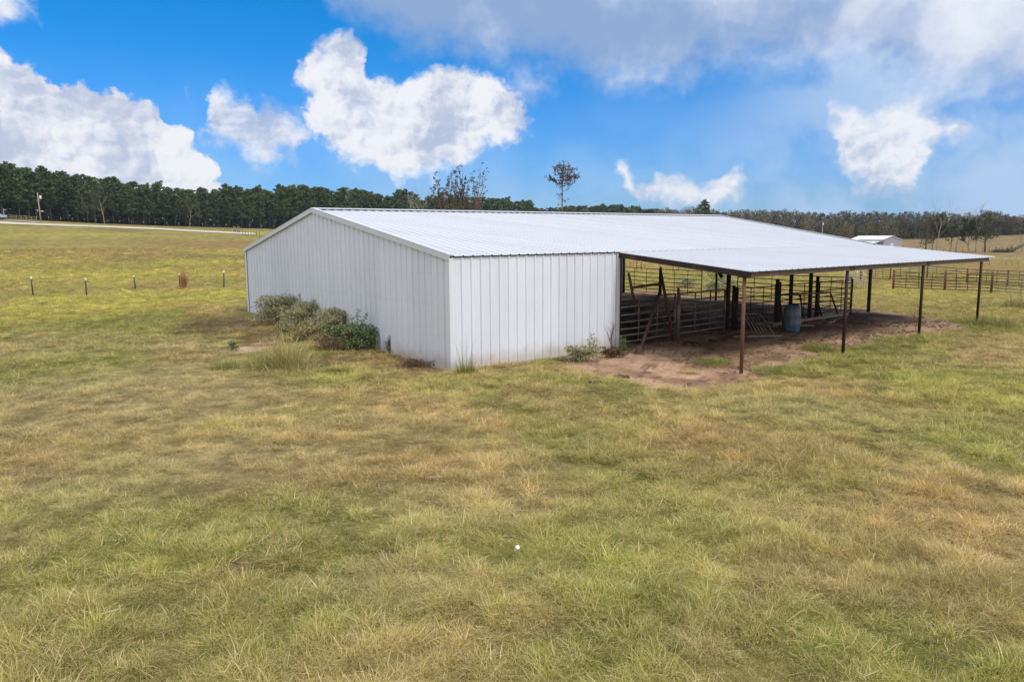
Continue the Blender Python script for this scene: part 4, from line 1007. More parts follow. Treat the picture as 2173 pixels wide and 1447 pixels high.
PROF = [(-400, 300), (-100, 330), (0, 347), (50, 352), (100, 362), (130, 367), (180, 376), (250, 380), (300, 393), (350, 394), (400, 403), (470, 398), (540, 405), (600, 400), (630, 395), (700, 404), (750, 404), (800, 416), (850, 411), (900, 419), (960, 421), (1010, 424), (1040, 426), (1080, 427), (1110, 430), (1140, 440), (1165, 452)]
px_, py_ = zip(*PROF)
for row, (off, sp) in enumerate(((0, 4.3), (5, 4.5), (12, 4.6), (20, 4.8))):
    x = -130.0 if row else -150.0
    while x < 1150:
        dep = np.interp(x, [-250, 0, 530, 1150], [228, 252, 338, 500])+off
        p = Wd(x+random.uniform(-3, 3), dep+random.uniform(-1.5, 1.5)*(1+row)); yt = np.interp(x, px_, py_)-3
        H = hgt(p, yt+(random.uniform(-2.0, 12.0) if random.random() < 0.8 else random.uniform(-7, 0)) if row else yt+random.uniform(4, 34))
        H = max(7, min(H, 26)); s = H/16.2
        lab = ('tall dark green pine in the front rank of the wood beyond the gravel road', 'dark green pine inside the wood beyond the gravel road, behind the front rank')[row > 0]
        plant_tree('pine_tree', LOWP[random.randrange(3)] if row >= 2 or (row == 1 and random.random() < 0.35) else PINES[random.randrange(7)], p, s, random.uniform(0, 6.3), lab, 'pine', 'pines in the front rank of the wood' if row == 0 else 'pines deeper in the wood', sxy=(0.85+0.3*random.random())*min(1.35, max(0.95, s)))
        x += sp*1608/dep*random.uniform(0.55, 1.45)
# the dark inside of the wood, where single stems can no longer be told apart
def wood_mass():
    Cs = []
    for k in range(26000):
        x = random.uniform(-170, 1160); dep = np.interp(x, [-250, 0, 530, 1150], [228, 252, 338, 500])+random.uniform(24, 42)
        Cs.append((*polar(x, dep), 0.0))
    C = np.array(Cs); C[:, 2] = hz(C[:, 0], C[:, 1])+np.where(RNG.random(len(C)) < 0.3, RNG.random(len(C))*3.0-0.5, RNG.random(len(C))**0.8*13.0)
    o = link('wood_interior', quads_mesh('wood_interior', C, 1.5, M['needle'], 0.0, 1.2, RNG.random(len(C))*0.4)); tag(o, 'dark mass of pine foliage deep inside the wood', 'wood', kind='stuff')
wood_mass()
def wood_mass_right():
    Cs = []
    for k in range(9000):
        x = random.uniform(1120, 2300); dep = np.interp(x, [1150, 1500, 1900, 2300], [520, 470, 425, 395])+random.uniform(4, 30); Cs.append((*polar(x, dep), 0.0))
    C = np.array(Cs); C[:, 2] = hz(C[:, 0], C[:, 1])+RNG.random(len(C))**1.2*8.5
    o = link('wood_interior', quads_mesh('wood_interior', C, 1.4, M['darkleaf'], 0.0, 1.2, RNG.random(len(C))*0.4)); tag(o, 'dark mass of undergrowth and foliage inside the far right wood', 'wood', kind='stuff')
wood_mass_right()
# undergrowth and two brownish trees at the wood's edge
BROWNB = branching(13, 5, 4, 0.62, 0.16, 0.2, 5, 0.5, 0.36, 'palebark', 'darkleaf', 0.2)
p = Wd(222, 266); plant_tree('bare_tree', BROWNB, p, hgt(p, 392)/13, 0.3, 'grey brown half-bare tree with a pale trunk at the edge of the pine wood', 'tree', None, 0.75)
p = Wd(402, 312); plant_tree('bare_tree', BROWNB, p, hgt(p, 420)/13, 2.3, 'grey green thin tree at the pine wood edge left of the barn', 'tree', None, 0.6)

BRO = [broad_mesh(14, random.uniform(4.0, 5.2), 0.08, 26, 60, 'olive') for _ in range(4)]
DRK = [broad_mesh(14, random.uniform(3.6, 4.8), 0.10, 24, 60, 'darkleaf') for _ in range(3)]
TWG = [branching(14, 20+k, 4, 0.6, 0.25, 0.2, 5, 0.55, 0.30, 'bark', 'twig', 0.3) for k in range(3)]
PROFR = [(1140, 442), (1200, 437), (1280, 432), (1350, 436), (1400, 440), (1415, 436), (1440, 440), (1490, 432), (1530, 442), (1600, 440), (1650, 438), (1700, 442), (1740, 447), (1790, 442), (1850, 444), (1900, 444), (1950, 446), (2000, 444), (2050, 448), (2100, 446), (2173, 448), (2500, 440)]
qx_, qy_ = zip(*PROFR)
for row, (off, sp) in enumerate(((0, 6.0), (10, 7.0), (24, 8.0))):
    x = 1135.0
    while x < 2300:
        dep = np.interp(x, [1150, 1500, 1900, 2300], [520, 470, 425, 395])+off
        p = Wd(x, dep+random.uniform(-3, 3)); yt = np.interp(x, qx_, qy_)+(random.uniform(0, 9) if row else random.uniform(1, 9))
        H = hgt(p, yt); H = max(6, H)
        u_ = random.random()
        if x < 1400: ms, nm, lb, cat = (PINES[random.randrange(6)], 'pine_tree', 'small far pine on the skyline behind the barn ridge', 'pine') if u_ < 0.6 else (BRO[random.randrange(4)], 'broadleaf_tree', 'far olive brown tree on the skyline behind the barn ridge', 'tree')
        elif x < 1720: ms, nm, lb, cat = (BRO[random.randrange(4)], 'broadleaf_tree', 'olive yellow tree in the wood above the right half of the roof', 'tree') if u_ < 0.7 else ((TWG[random.randrange(3)], 'bare_tree', 'grey twiggy tree in the wood above the right half of the roof', 'tree') if u_ < 0.85 else (DRK[random.randrange(3)], 'broadleaf_tree', 'dark green tree in the wood above the right half of the roof', 'tree'))
        else: ms, nm, lb, cat = (BRO[random.randrange(4)], 'broadleaf_tree', 'brown grey tree in the wood beyond the tan pasture', 'tree') if u_ < 0.42 else ((TWG[random.randrange(3)], 'bare_tree', 'leafless grey tree in the wood beyond the tan pasture', 'tree') if u_ < 0.60 else (DRK[random.randrange(3)], 'broadleaf_tree', 'dark bluish green tree in the wood beyond the tan pasture', 'tree'))
        s = H/(16.2 if nm == 'pine_tree' else 14.6)
        plant_tree(nm, ms, p, s, random.uniform(0, 6.3), lb, cat, lb.replace('tree', 'trees').replace('pine ', 'pines '), sxy=s*random.uniform(0.9, 1.2))
        x += sp*1608/dep*random.uniform(0.75, 1.3)*(0.5 if x < 1420 else 1)
# rounder nearer trees behind the small building
for px, dep, yt, k, l in ((1610, 330, 462, 0, 'olive tree standing nearer, left of the distant pole'), (1668, 320, 458, 1, 'broad olive tree directly left of the distant pole'), (1715, 310, 463, 2, 'rounded grey olive tree behind the roof slope, right of the distant pole'), (1768, 300, 462, 3, 'big rounded olive tree just left of the small building'), (1800, 290, 470, 0, 'rounded olive tree touching the small building roof'), (1842, 285, 468, 1, 'olive tree behind the small building'), (1880, 282, 464, 2, 'grey green tree behind the small building gable'), (1900, 268, 480, 3, 'low tree at the right corner of the small building')):
    p = Wd(px, dep); s = hgt(p, yt)/14.6; plant_tree('broadleaf_tree', BRO[k], p, s, px*1.7, l, 'tree', None, sxy=s*1.05)
p = Wd(1494, 400); plant_tree('pine_tree', PINES[2], p, hgt(p, 426)/16.2, 1, 'dark pine standing above the wood over the far ridge end', 'pine', None, 1.35)
# slim row in front of the tan pasture
SLIM = [branching(13, 40+k, 3, 0.40, 0.16, 0.12, 16, 0.50, 0.26, 'bark', 'darkleaf', 0.25, 4, leaf_min=1) for k in range(3)]
OAK = broad_mesh(12.5, 3.3, 0.34, 30, 60, 'darkleaf', 0.32); OAK2 = broad_mesh(12.5, 2.2, 0.25, 24, 46, 'darkleaf', 0.30)
BARE = [branching(14, 60+k, 4, 0.42, 0.16, 0.35, 0, mat='palebark', up=0.5) for k in range(3)]
for px, dep, yt, ms, nm, l, sx in ((1968, 205, 447, OAK2, 'broadleaf_tree', 'slim dark leafy tree, first of the row before the tan pasture', 0.9), (1982, 208, 452, SLIM[1], 'slim_tree', 'slim dark tree close behind the pale leaning bare trunk', 0.9), (1990, 203, 418, BARE[0], 'bare_tree', 'tall pale bare tree rising highest in the right-hand row', 1.0),
                                (2021, 206, 455, SLIM[0], 'slim_tree', 'slim twiggy tree in the middle of the right-hand row', 0.8), (2031, 204, 428, BARE[1], 'bare_tree', 'pale bare tree in the middle of the right-hand row', 0.9), (2058, 200, 462, SLIM[2], 'slim_tree', 'slim ivy-dark tree with leaves down its trunk', 0.8),
                                (2073, 199, 424, BARE[2], 'bare_tree', 'thin pale bare tree left of the big spreading tree', 0.8), (2094, 198, 442, OAK, 'broadleaf_tree', 'big spreading dark tree at the right end of the row', 1.05)):
    p = Wd(px, dep); s = hgt(p, yt)/(13.2 if ms in (OAK, OAK2) else 14 if ms in BARE else 13); plant_tree(nm, ms, p, s, px*0.7, l, 'tree', None, sxy=sx*s)
# trees standing behind the barn roof
def fan_tree(H, wid, seed, n_limbs, leafn, lean=0.0, first=0.42):
    """an open-grown small tree: limbs fan up and out, each with short twigs in loose leaf"""
    rd = random.Random(seed); tk = MB(); Cs = []; tn = []; fork = H*first
    tk.tube([(0, 0, -0.3), (0.05, 0, fork*0.6), (lean*0.4, 0, fork), (lean, 0, H*0.75)], [0.16, 0.13, 0.10, 0.03], 6)
    for k in range(n_limbs):
        an = k*2.4+rd.uniform(-.4, .4); f = k/n_limbs; z0 = fork*(0.75+0.9*f*0.8); reach = wid*(0.55+0.45*rd.random())*math.sin((0.25+0.62*f)*math.pi); top = min(H, z0+H*rd.uniform(0.22, 0.45))
        a = Vector((lean*f*0.6, 0, z0)); e = Vector((lean*f+math.cos(an)*reach, math.sin(an)*reach, top)); m1 = a+(e-a)*0.5+Vector((math.cos(an)*reach*0.12, math.sin(an)*reach*0.12, -0.25))
        pts = [a, m1, e]; tk.tube(pts, [0.06, 0.035, 0.012], 4, False)
        for q in range(11):
            t_ = 0.25+0.75*q/10; p = (a*(1-t_)**2+m1*2*t_*(1-t_)+e*t_*t_); d = Vector((rd.gauss(0, 1), rd.gauss(0, 1), rd.gauss(0.5, .7))).normalized()*rd.uniform(0.35, 1.0)
            tk.tube([p, p+d], [0.016, 0.006], 3, False)
            if rd.random() < 0.85: Cs.append(cloud(leafn, tuple(p+d*0.9), (0.27, 0.27, 0.24))); tn.append(np.clip(RNG.random(leafn)*0.5+0.5*rd.random(), 0, 1))
    return tk.mesh('trunk', M['bark'], True), quads_mesh('crown', np.concatenate(Cs), 0.19, M['brownleaf'], 0.2, 1.3, np.concatenate(tn))
for px, dep, yt, ms, rz, l in ((944, 122, 352, fan_tree(15, 3.2, 3, 15, 10), 0.4, 'brown-leaved round-topped tree behind the ridge, left one of the close trio'), (979, 124, 346, fan_tree(15, 2.7, 8, 15, 11), 1.0, 'fuller brown-leaved tree in the middle of the trio behind the ridge'), (1009, 121, 350, fan_tree(15, 2.2, 12, 11, 6, 0.5), -YAW, 'thin-leaved tree, right one of the trio behind the ridge')):
    p = Wd(px, dep); s = hgt(p, yt)/15.2; plant_tree('sparse_tree', ms, p, s, rz, l, 'tree')
for px, yt, k, l in ((868, 392, 0, 'faint bare grey tree behind the ridge, left of the trio'), (888, 390, 1, 'faint bare tree just left of the brown trio')):
    p = Wd(px, 170); s = hgt(p, yt)/14; plant_tree('bare_tree', BARE[k], p, s, k*2.0, l, 'tree', None, sxy=s*0.85)
def lone():
    p = Wd(1194, 130); H = hgt(p, 334); rt = Vector((math.cos(YAW), -math.sin(YAW), 0)); dp = Vector((math.sin(YAW), math.cos(YAW), 0))
    sc = H/16.0; tk = MB(); tk.tube([rt*(0.12*math.sin(z*0.5))*1.0+Vector((0, 0, z)) for z in np.linspace(-0.3, 15.4, 12)], list(np.linspace(0.2, 0.04, 12)), 7)
    Cs = []; tn = []; rd = random.Random(5)
    # (height fraction, reach) pairs read the tree's own outline: a tufted top, one tier of long arms, a thin leafy pole, a low left arm
    arms = [(0.985, 0.5, 0), (0.96, 0.9, 1), (0.95, 1.0, 3), (0.93, 1.3, 2), (0.92, 1.5, 0), (0.90, 1.7, 3.3), (0.89, 1.4, 5), (0.87, 2.0, 0.3), (0.86, 1.5, 2.6), (0.85, 1.3, 4.5), (0.83, 2.6, 0.0), (0.82, 1.5, 1.8), (0.80, 1.6, 5.2), (0.79, 2.6, 0.15), (0.785, 2.7, 3.1), (0.77, 1.8, 2.9), (0.76, 1.5, 0.9), (0.74, 1.5, 5.9), (0.72, 1.0, 3.6),
            (0.68, 0.8, 0.2), (0.65, 0.7, 3), (0.62, 0.7, 1.5), (0.58, 0.8, 0.1), (0.54, 0.8, 3.4), (0.51, 0.9, 6.1), (0.48, 0.8, 2.2), (0.46, 1.1, 0.2), (0.43, 0.9, 3.2), (0.39, 1.1, 0.1), (0.36, 1.9, 3.14), (0.345, 1.2, 2.9), (0.33, 0.7, 0.5), (0.29, 0.8, 3.3), (0.25, 0.9, 0.1), (0.2, 0.7, 3)]
    for f, L, an in arms:
        a = Vector((0, 0, f*15.4)); d = rt*math.cos(an)+dp*math.sin(an); e = a+d*L+Vector((0, 0, (0.25 if f > 0.5 else -0.3)*L*rd.uniform(0.3, 1))); mid = (a+e)/2+Vector((0, 0, -0.08*L))
        tk.tube([a, mid, e], [0.05, 0.035, 0.012], 4, False)
        for q in np.linspace(0.25, 1, max(2, int(L*3.2))):
            c = a+(e-a)*q+Vector((rd.gauss(0, .12), rd.gauss(0, .12), rd.gauss(0, .12)))
            for s2 in range(1+2*(L > 1)):
                c2 = c+Vector((rd.gauss(0, .30), rd.gauss(0, .30), rd.gauss(0, .26))); Cs.append(cloud(11, tuple(c2), (0.30, 0.30, 0.26))); tn.append(np.clip(RNG.random(11)*0.5+rd.random()*0.5, 0, 1))
    plant_tree('lone_tree', (tk.mesh('trunk', M['bark'], True), quads_mesh('crown', np.concatenate(Cs), 0.15, M['brownleaf'], 0.2, 1.3, np.concatenate(tn))), p, sc, 0, 'tall slim lone tree with russet leaves behind the middle of the ridge', 'tree')
lone()
# fallen trunk and brush at the right edge
a, b = G(2152, 537), G(2173, 531); a = Wd(2150, 190); b = Wd(2200, 190)
T = empty('fallen_tree', a, 0, 'fallen grey tree lying with its root plate up at the right edge', 'fallen tree')
MB().tube([Vector((0, 0, 0.4)), (b-a)*0.5+Vector((0, 0, 2.0)), (b-a)+Vector((0, 0, 3.2))], [0.4, 0.35, 0.25], 8).build('trunk', M['bark'], T, True)
mb = MB()
for k in range(14): mb.tube([Vector((0, 0, 0.5)), Vector((random.uniform(-.8, .3), random.uniform(-.4, .4), random.uniform(0, 2.2)))], [0.1, 0.03], 4)
for k in range(24):
    q = (b-a)*random.uniform(0.3, 1)+Vector((0, 0, random.uniform(1.2, 2.8))); mb.tube([q, q+Vector((random.uniform(-1.5, 1), random.uniform(-1, 1), random.uniform(-1, 2)))], [0.06, 0.015], 3)
mb.build('branches', M['bark'], T)
mb = MB(); q0 = Wd(2112, 193); q1 = Wd(2150, 192)
for k in range(160):
    q = q0+(q1-q0)*random.random()-q0; d_ = Vector((random.gauss(0, 1), random.gauss(0, 1), random.gauss(0, .35))).normalized()*random.uniform(0.4, 1.4)
    q.z = random.uniform(0.0, 0.7)+h1(q.x+q0.x, q.y+q0.y)-q0.z; mb.tube([q-d_, q+d_], [0.05, 0.03], 3)
tag(mb.build('brush_pile', M['bark'], None, False, q0), 'low brown heap of cut brush left of the fallen tree', 'brush pile')

# ------------------------------------------------------------------ bushes, weeds and tufts as separate plants
def bush(name, p, w, h, d, mat, n, leaf, label, cat='bush', lumps=9, stems=14, group=None, seed=0, leafmul=1.0, sprigs=()):
    rd = random.Random(seed+int(w*100)); T = empty(name, p, 0, label, cat, group); rt = Vector((math.cos(YAW), -math.sin(YAW), 0)); dp = Vector((math.sin(YAW), math.cos(YAW), 0))
    st = MB(); Cs = []; tn = []
    for k in range(stems):
        a = rd.uniform(0, 6.28); e = rt*math.cos(a)*w*0.42*rd.random()+dp*math.sin(a)*d*0.42*rd.random()+Vector((0, 0, h*rd.uniform(0.5, 0.95)))
        st.tube([Vector((0, 0, -0.05))+e*0.05, e*0.5+Vector((0, 0, 0.1*h)), e], [0.012, 0.008, 0.003], 3, False)
        Cs.append(cloud(int(n/stems*0.5), tuple(e), (w*0.13, d*0.13, h*0.16))); tn.append(RNG.random(len(Cs[-1]))*0.6+0.4*rd.random())
    for k in range(lumps):
        a = k*2.4; r_ = math.sqrt((k+0.5)/lumps); c = rt*math.cos(a)*w*0.36*r_+dp*math.sin(a)*d*0.36*r_+Vector((0, 0, h*(0.62-0.36*r_*r_)*rd.uniform(0.75, 1.15)))
        Cs.append(cloud(int(n/lumps*0.5*leafmul), tuple(c), (w*0.19, d*0.19, h*0.24))); tn.append(RNG.random(len(Cs[-1]))*0.6+0.4*rd.random())
    for (sx, sz) in sprigs:
        e = rt*sx+Vector((0, 0, sz)); b0 = rt*sx*0.4+Vector((0, 0, h*0.4)); st.tube([b0, (b0+e)/2+rt*0.03, e], [0.012, 0.008, 0.004], 4, False)
        for q in np.linspace(0.3, 1, 8): Cs.append(cloud(9, tuple(b0+(e-b0)*q), (0.10, 0.10, 0.06))); tn.append(RNG.random(9))
    st.build('stems', M['bark'], T); link('foliage', quads_mesh('foliage', np.concatenate(Cs), leaf, M[mat], 0.6, 1.6, np.clip(np.concatenate(tn), 0, 1)), T)
    return T
def blades(n, r, h, lean=0.5, width=0.008, seed=0, seg=4, droop=0.6, straight=0.0, spread_pow=0.6):
    """vertices and faces for a bunch of bent grass blades"""
    rg = np.random.default_rng(seed)
    a = rg.random(n)*6.283; rr_ = r*rg.random(n)**spread_pow; bx, by = np.cos(a)*rr_, np.sin(a)*rr_
    L = h*(0.55+0.6*rg.random(n)); da = a+rg.normal(size=n)*1.1; tilt = lean*(0.25+0.95*rg.random(n)); w = width*(0.6+0.8*rg.random(n))
    V = []; x, y, z = bx.copy(), by.copy(), np.full(n, -0.01); th = tilt*0.5
    px_2 = -np.sin(da+rg.normal(size=n)*0.5); py_2 = np.cos(da)
    for k in range(seg+1):
        f = k/seg; ww = w*(1-f**1.5*0.92)*0.5
        V.append(np.stack([x-px_2*ww, y-py_2*ww, z], -1)); V.append(np.stack([x+px_2*ww, y+py_2*ww, z], -1))
        s = L/seg; x = x+np.cos(da)*np.sin(th)*s; y = y+np.sin(da)*np.sin(th)*s; z = z+np.cos(th)*s; th = th+droop*tilt*1.3*(1-straight)
    V = np.stack(V, 1)      # n, 2(seg+1), 3
    base = (np.arange(n)*2*(seg+1))[:, None]
    Fq = np.concatenate([base+np.array([[2*k, 2*k+1, 2*k+3, 2*k+2]]) for k in range(seg)], 0)
    tone = np.repeat(rg.random(n), 2*(seg+1))
    return V.reshape(-1, 3), Fq, tone
def blade_mesh(name, sets, mat):
    Vs = []; Fs = []; Ts = []; o = 0
    for V, Fq, T in sets: Vs.append(V); Fs.append(Fq+o); Ts.append(T); o += len(V)
    V = np.concatenate(Vs); Fq = np.concatenate(Fs); T = np.concatenate(Ts)
    V[:, 2] = np.maximum(V[:, 2], 0.004+0.02*T) if name.startswith('tuft') else V[:, 2]
    me = bpy.data.meshes.new(name); me.vertices.add(len(V)); me.vertices.foreach_set('co', V.astype(np.float32).ravel())
    me.loops.add(Fq.size); me.loops.foreach_set('vertex_index', Fq.astype(np.int32).ravel())
    me.polygons.add(len(Fq)); me.polygons.foreach_set('loop_start', np.arange(len(Fq), dtype=np.int32)*4)
    me.polygons.foreach_set('use_smooth', np.ones(len(Fq), bool)); me.update(calc_edges=True)
    at = me.attributes.new('tone', 'FLOAT', 'POINT'); at.data.foreach_set('value', T.astype(np.float32)); me.materials.append(M[mat]); return me
def clump(name, p, sets, mat, label, cat='grass clump'):
    return tag(link(name, blade_mesh('blades', sets, mat), None, p), label, cat)

SB = dict(leafmul=1.0)
bush('sage_bush', G(598, 692), 2.3, 1.05, 1.5, 'sage', 5600, 0.048, 'grey green leafy bush, farthest along the gable wall', lumps=22, stems=46, seed=1)
bush('sage_bush', G(650, 704), 2.2, 0.95, 1.5, 'sage', 5600, 0.048, 'grey green bush, second from the far end of the gable wall', lumps=22, stems=46, seed=2, sprigs=((-0.2, 1.25), (0.3, 1.05)))
bush('sage_bush', G(706, 722), 2.1, 0.95, 1.4, 'sage', 5600, 0.046, 'silvery grey green bush between the far bushes and the dark one', lumps=22, stems=46, seed=3, sprigs=((0.5, 1.0),))
bush('green_bush', G(752, 744), 1.75, 0.72, 1.1, 'greenleaf', 5200, 0.042, 'darker green bush nearest the corner, with tall sprigs', lumps=18, stems=36, seed=4, sprigs=((0.15, 1.15), (0.38, 1.05), (-0.05, 0.95)))
bush('dead_weed', G(640, 730), 2.2, 0.6, 1.0, 'straw', 1500, 0.032, 'dried tan weed stalks in front of the grey green bushes', 'weed', stems=80, seed=5)
bush('dead_weed', G(700, 748), 1.4, 0.45, 0.8, 'brownleaf', 900, 0.030, 'brown dried weed between the silvery and the dark green bush', 'weed', stems=50, seed=17)
bush('dead_weed', G(826, 752), 0.4, 0.6, 0.3, 'brownleaf', 160, 0.026, 'thin brown dried weed against the gable wall', 'weed', stems=14, seed=6)
bush('dead_weed', G(880, 778), 1.3, 0.22, 0.5, 'brownleaf', 700, 0.026, 'low brown weeds along the wall foot left of the corner', 'weed', stems=50, seed=18)
bush('small_plant', G(494, 744), 0.35, 0.28, 0.3, 'greenleaf', 360, 0.045, 'small dark green plant on the sandy patch', 'plant', seed=7)
bush('wall_bush', G(1236, 770), 1.15, 0.42, 0.6, 'sage', 2200, 0.034, 'low grey green bush against the front wall', seed=8, lumps=16, stems=36, sprigs=((0.25, 0.72), (0.35, 0.62)))
bush('corner_bush', G(1321, 744), 0.24, 0.42, 0.25, 'greenleaf', 420, 0.04, 'small bright green bush at the right end of the front wall', seed=9)
bush('dead_weed', G(1300, 762), 0.9, 0.30, 0.5, 'brownleaf', 900, 0.035, 'brown dead weeds at the foot of the bare sapling', 'weed', stems=30, seed=10)
sp_ = branching(1.05, 91, 3, 0.30, 0.020, 0.25, 0, mat='bark', up=0.9, kids_=4); plant_tree('bare_sapling', sp_, G(1300, 756), 1.0, 0, 'bare dark sapling standing before the right end of the front wall', 'sapling')
sp_ = branching(0.95, 95, 3, 0.4, 0.012, 0.4, 0, mat='bark', up=0.5, kids_=4); plant_tree('dead_stalk', sp_, G(1941, 708), 1.0, 0, 'thin dead branching stalk left of the third lean-to post', 'dead stalk')
bush('field_shrub', G(1452, 612), 1.9, 0.6, 1.4, 'sage', 1300, 0.08, 'grey green shrub in the field behind the bent top rail', 'shrub', seed=12)
bush('field_shrub', G(1525, 622), 2.6, 0.8, 1.7, 'sage', 1700, 0.08, 'wide grey green shrub in the field below the fan', 'shrub', seed=13)
clump('tan_weed', G(2160, 655), [blades(420, 0.55, 1.1, 0.6, 0.02, 41), blades(300, 0.8, 0.6, 0.8, 0.02, 42)], 'straw', 'tan bushy weed before the pens at the right edge', 'weed')
tag(link('russet_weed', blade_mesh('blades', [blades(170, 0.13, 1.15, 0.26, 0.018, 31, droop=0.3), blades(120, 0.45, 0.35, 0.9, 0.015, 32)], 'rustweed'), None, G(391, 613)), 'russet dried weed standing against a T-post left of the barn', 'weed')
clump('tan_weed', G(1842, 826), [blades(260, 0.35, 0.34, 0.9, 0.008, 43)], 'straw', 'tan weed tuft in the grass before the lean-to', 'weed')

clump('tall_grass_clump', G(606, 785), [blades(420, 0.42, 1.05, 0.60, 0.012, 1, droop=0.45), blades(420, 0.85, 0.60, 0.9, 0.011, 2)], 'straw', 'tall yellow grass clump leaning before the gable wall bushes')
clump('tall_grass_clump', G(570, 788), [blades(420, 0.60, 0.50, 0.7, 0.010, 3)], 'weed', 'green lower grass clump left of the tall yellow one')
clump('wall_grass_clump', G(988, 793), [blades(150, 0.22, 0.42, 0.55, 0.010, 4), blades(34, 0.16, 1.0, 0.50, 0.006, 5, droop=0.35)], 'weed', 'sparse tall green grass clump at the near corner of the barn')
clump('green_clump', G(2098, 694), [blades(420, 0.8, 0.42, 0.7, 0.012, 6), blades(120, 0.7, 0.75, 0.5, 0.008, 7)], 'weed', 'green grass clump at the foot of the last lean-to post')
clump('green_clump', G(2120, 697), [blades(260, 0.7, 0.62, 0.5, 0.010, 8)], 'straw', 'tan grass clump just right of the last lean-to post')
clump('dirt_clump', G(1740, 747), [blades(420, 0.42, 0.36, 0.7, 0.010, 9)], 'weed', 'green grass clump on the dirt edge left of the second outer post')
clump('dirt_clump', G(1508, 770), [blades(700, 0.55, 0.16, 1.0, 0.010, 10)], 'weed', 'flat green grass patch in the middle of the bare dirt')
clump('dirt_clump', G(1640, 790), [blades(420, 0.6, 0.32, 0.8, 0.010, 11)], 'weed', 'green grass clump right of the reddest post foot')
clump('small_clump', G(1722, 742), [blades(120, 0.2, 0.4, 0.6, 0.01, 12)], 'straw', 'small tan grass clump beside the green clump on the dirt edge')
clump('small_clump', G(478, 790), [blades(300, 0.35, 0.34, 0.7, 0.01, 13)], 'weed', 'short green grass clump left of the sandy patch')

# litter
def litter(p, r, label):
    mb = MB(); 
    for k in range(3):
        c = Vector((random.uniform(-r, r), random.uniform(-r, r), 0.06+random.uniform(0, .03)))
        mb.add([c+Vector((random.uniform(-r, r), random.uniform(-r, r), random.uniform(-.02, .03))) for _ in range(4)]+[c+Vector((random.uniform(-r, r), random.uniform(-r, r), random.uniform(0.01, .05))) for _ in range(4)], [(0,1,2,3),(4,5,6,7),(0,1,5,4),(1,2,6,5),(2,3,7,6),(3,0,4,7)])
    tag(mb.build('litter', M['white'], None, False, p), label, 'litter')
litter(G(1098, 1179)+Vector((0, 0, 0.03)), 0.036, 'crumpled white scrap of litter lying in the foreground grass')
litter(G(1505, 985)+Vector((0, 0, 0.02)), 0.014, 'tiny white scrap in the grass farther off')

# churned earth: the clods trodden up by the cattle
def clods():
    mb = MB(); ico = [(1,0,0),(-1,0,0),(0,1,0),(0,-1,0),(0,0,1),(0,0,-1)]; fc_ = [(0,2,4),(2,1,4),(1,3,4),(3,0,4),(2,0,5),(1,2,5),(3,1,5),(0,3,5)]
    x = RNG.uniform(5.6, 24, 9000); y = RNG.uniform(-5.0, 4.5, 9000); d = dirt_amount(x, y); m_ = fbm(x, y, 1.0, 3, 50)
    ok = (d > 0.75) & (RNG.random(9000) < sstep(0.40, 0.58, m_)*np.where(y < 0.5, 1.0, 0.5)); x, y = x[ok], y[ok]; z = hz(x, y)
    for i in range(len(x)):
        s_ = 0.018+0.06*RNG.random()**3; a = RNG.random()*6.28; ca, sa = math.cos(a), math.sin(a)
        mb.add([(x[i]+(p[0]*ca-p[1]*sa*0.8)*s_*random.uniform(.7, 1.4), y[i]+(p[0]*sa+p[1]*ca*0.8)*s_*random.uniform(.7, 1.4), z[i]+0.2*s_+p[2]*s_*0.5) for p in ico], fc_)
    tag(mb.build('trodden_clods', pmat('churned_earth', (0.16, 0.098, 0.062), 0.95, 0, 0.5, 1.5), None), 'trodden clods of brown earth and dung under the lean-to', 'earth', kind='stuff')
clods()
# dung on the dirt
for px, py, s_ in ((1513, 727, 0.16), (1320, 800, 0.13), (1268, 818, 0.12)):
    mb = MB()
    for k in range(7):
        c = Vector((random.gauss(0, s_*0.6), random.gauss(0, s_*0.6), 0)); mb.lathe([(s_*0.5, -0.02), (s_*0.42, 0.03), (s_*0.2, 0.06)], 8, c)
    tag(mb.build('dung_pat', pmat('dark_dung', (0.03, 0.022, 0.016), 0.9), None, True, G(px, py)), {1513: 'dark dung pat on the shaded dirt before the gates', 1320: 'dark dung pat at the grass edge before the dirt', 1268: 'dark dung pat in the grass just left of the dirt'}[px], 'dung')

# ------------------------------------------------------------------ the grass of the field
def tuft_set():
    out = []
    add = lambda n, s: out.append(bpy.data.objects.new(n, blade_mesh(n, s, 'blade')))
    # 0-3 short mixed sward, 4-5 matted, lying straw, 6-7 longer arching, 8-9 stemmy, 10-11 coarse far tufts
    for k in range(4): add('tuft_%02d' % k, [blades(52, 0.12, 0.085, 1.15, 0.0060, 100+k, 3), blades(22, 0.13, 0.15, 1.7, 0.0045, 110+k, 3, 0.3)])
    for k in range(2): add('tuft_%02d' % (4+k), [blades(56, 0.18, 0.21, 2.4, 0.0046, 120+k, 3, 0.25), blades(22, 0.12, 0.07, 1.3, 0.006, 130+k, 3)])
    for k in range(2): add('tuft_%02d' % (6+k), [blades(60, 0.12, 0.22, 1.05, 0.0055, 140+k, 4), blades(22, 0.14, 0.11, 1.1, 0.006, 145+k, 3)])
    for k in range(2): add('tuft_%02d' % (8+k), [blades(12, 0.10, 0.40, 1.0, 0.0040, 150+k, 4, 0.35), blades(34, 0.14, 0.18, 1.1, 0.0055, 155+k, 3)])
    for k in range(2): add('tuft_%02d' % (10+k), [blades(54, 0.32, 0.22, 0.9, 0.020, 160+k, 2)])
    return out
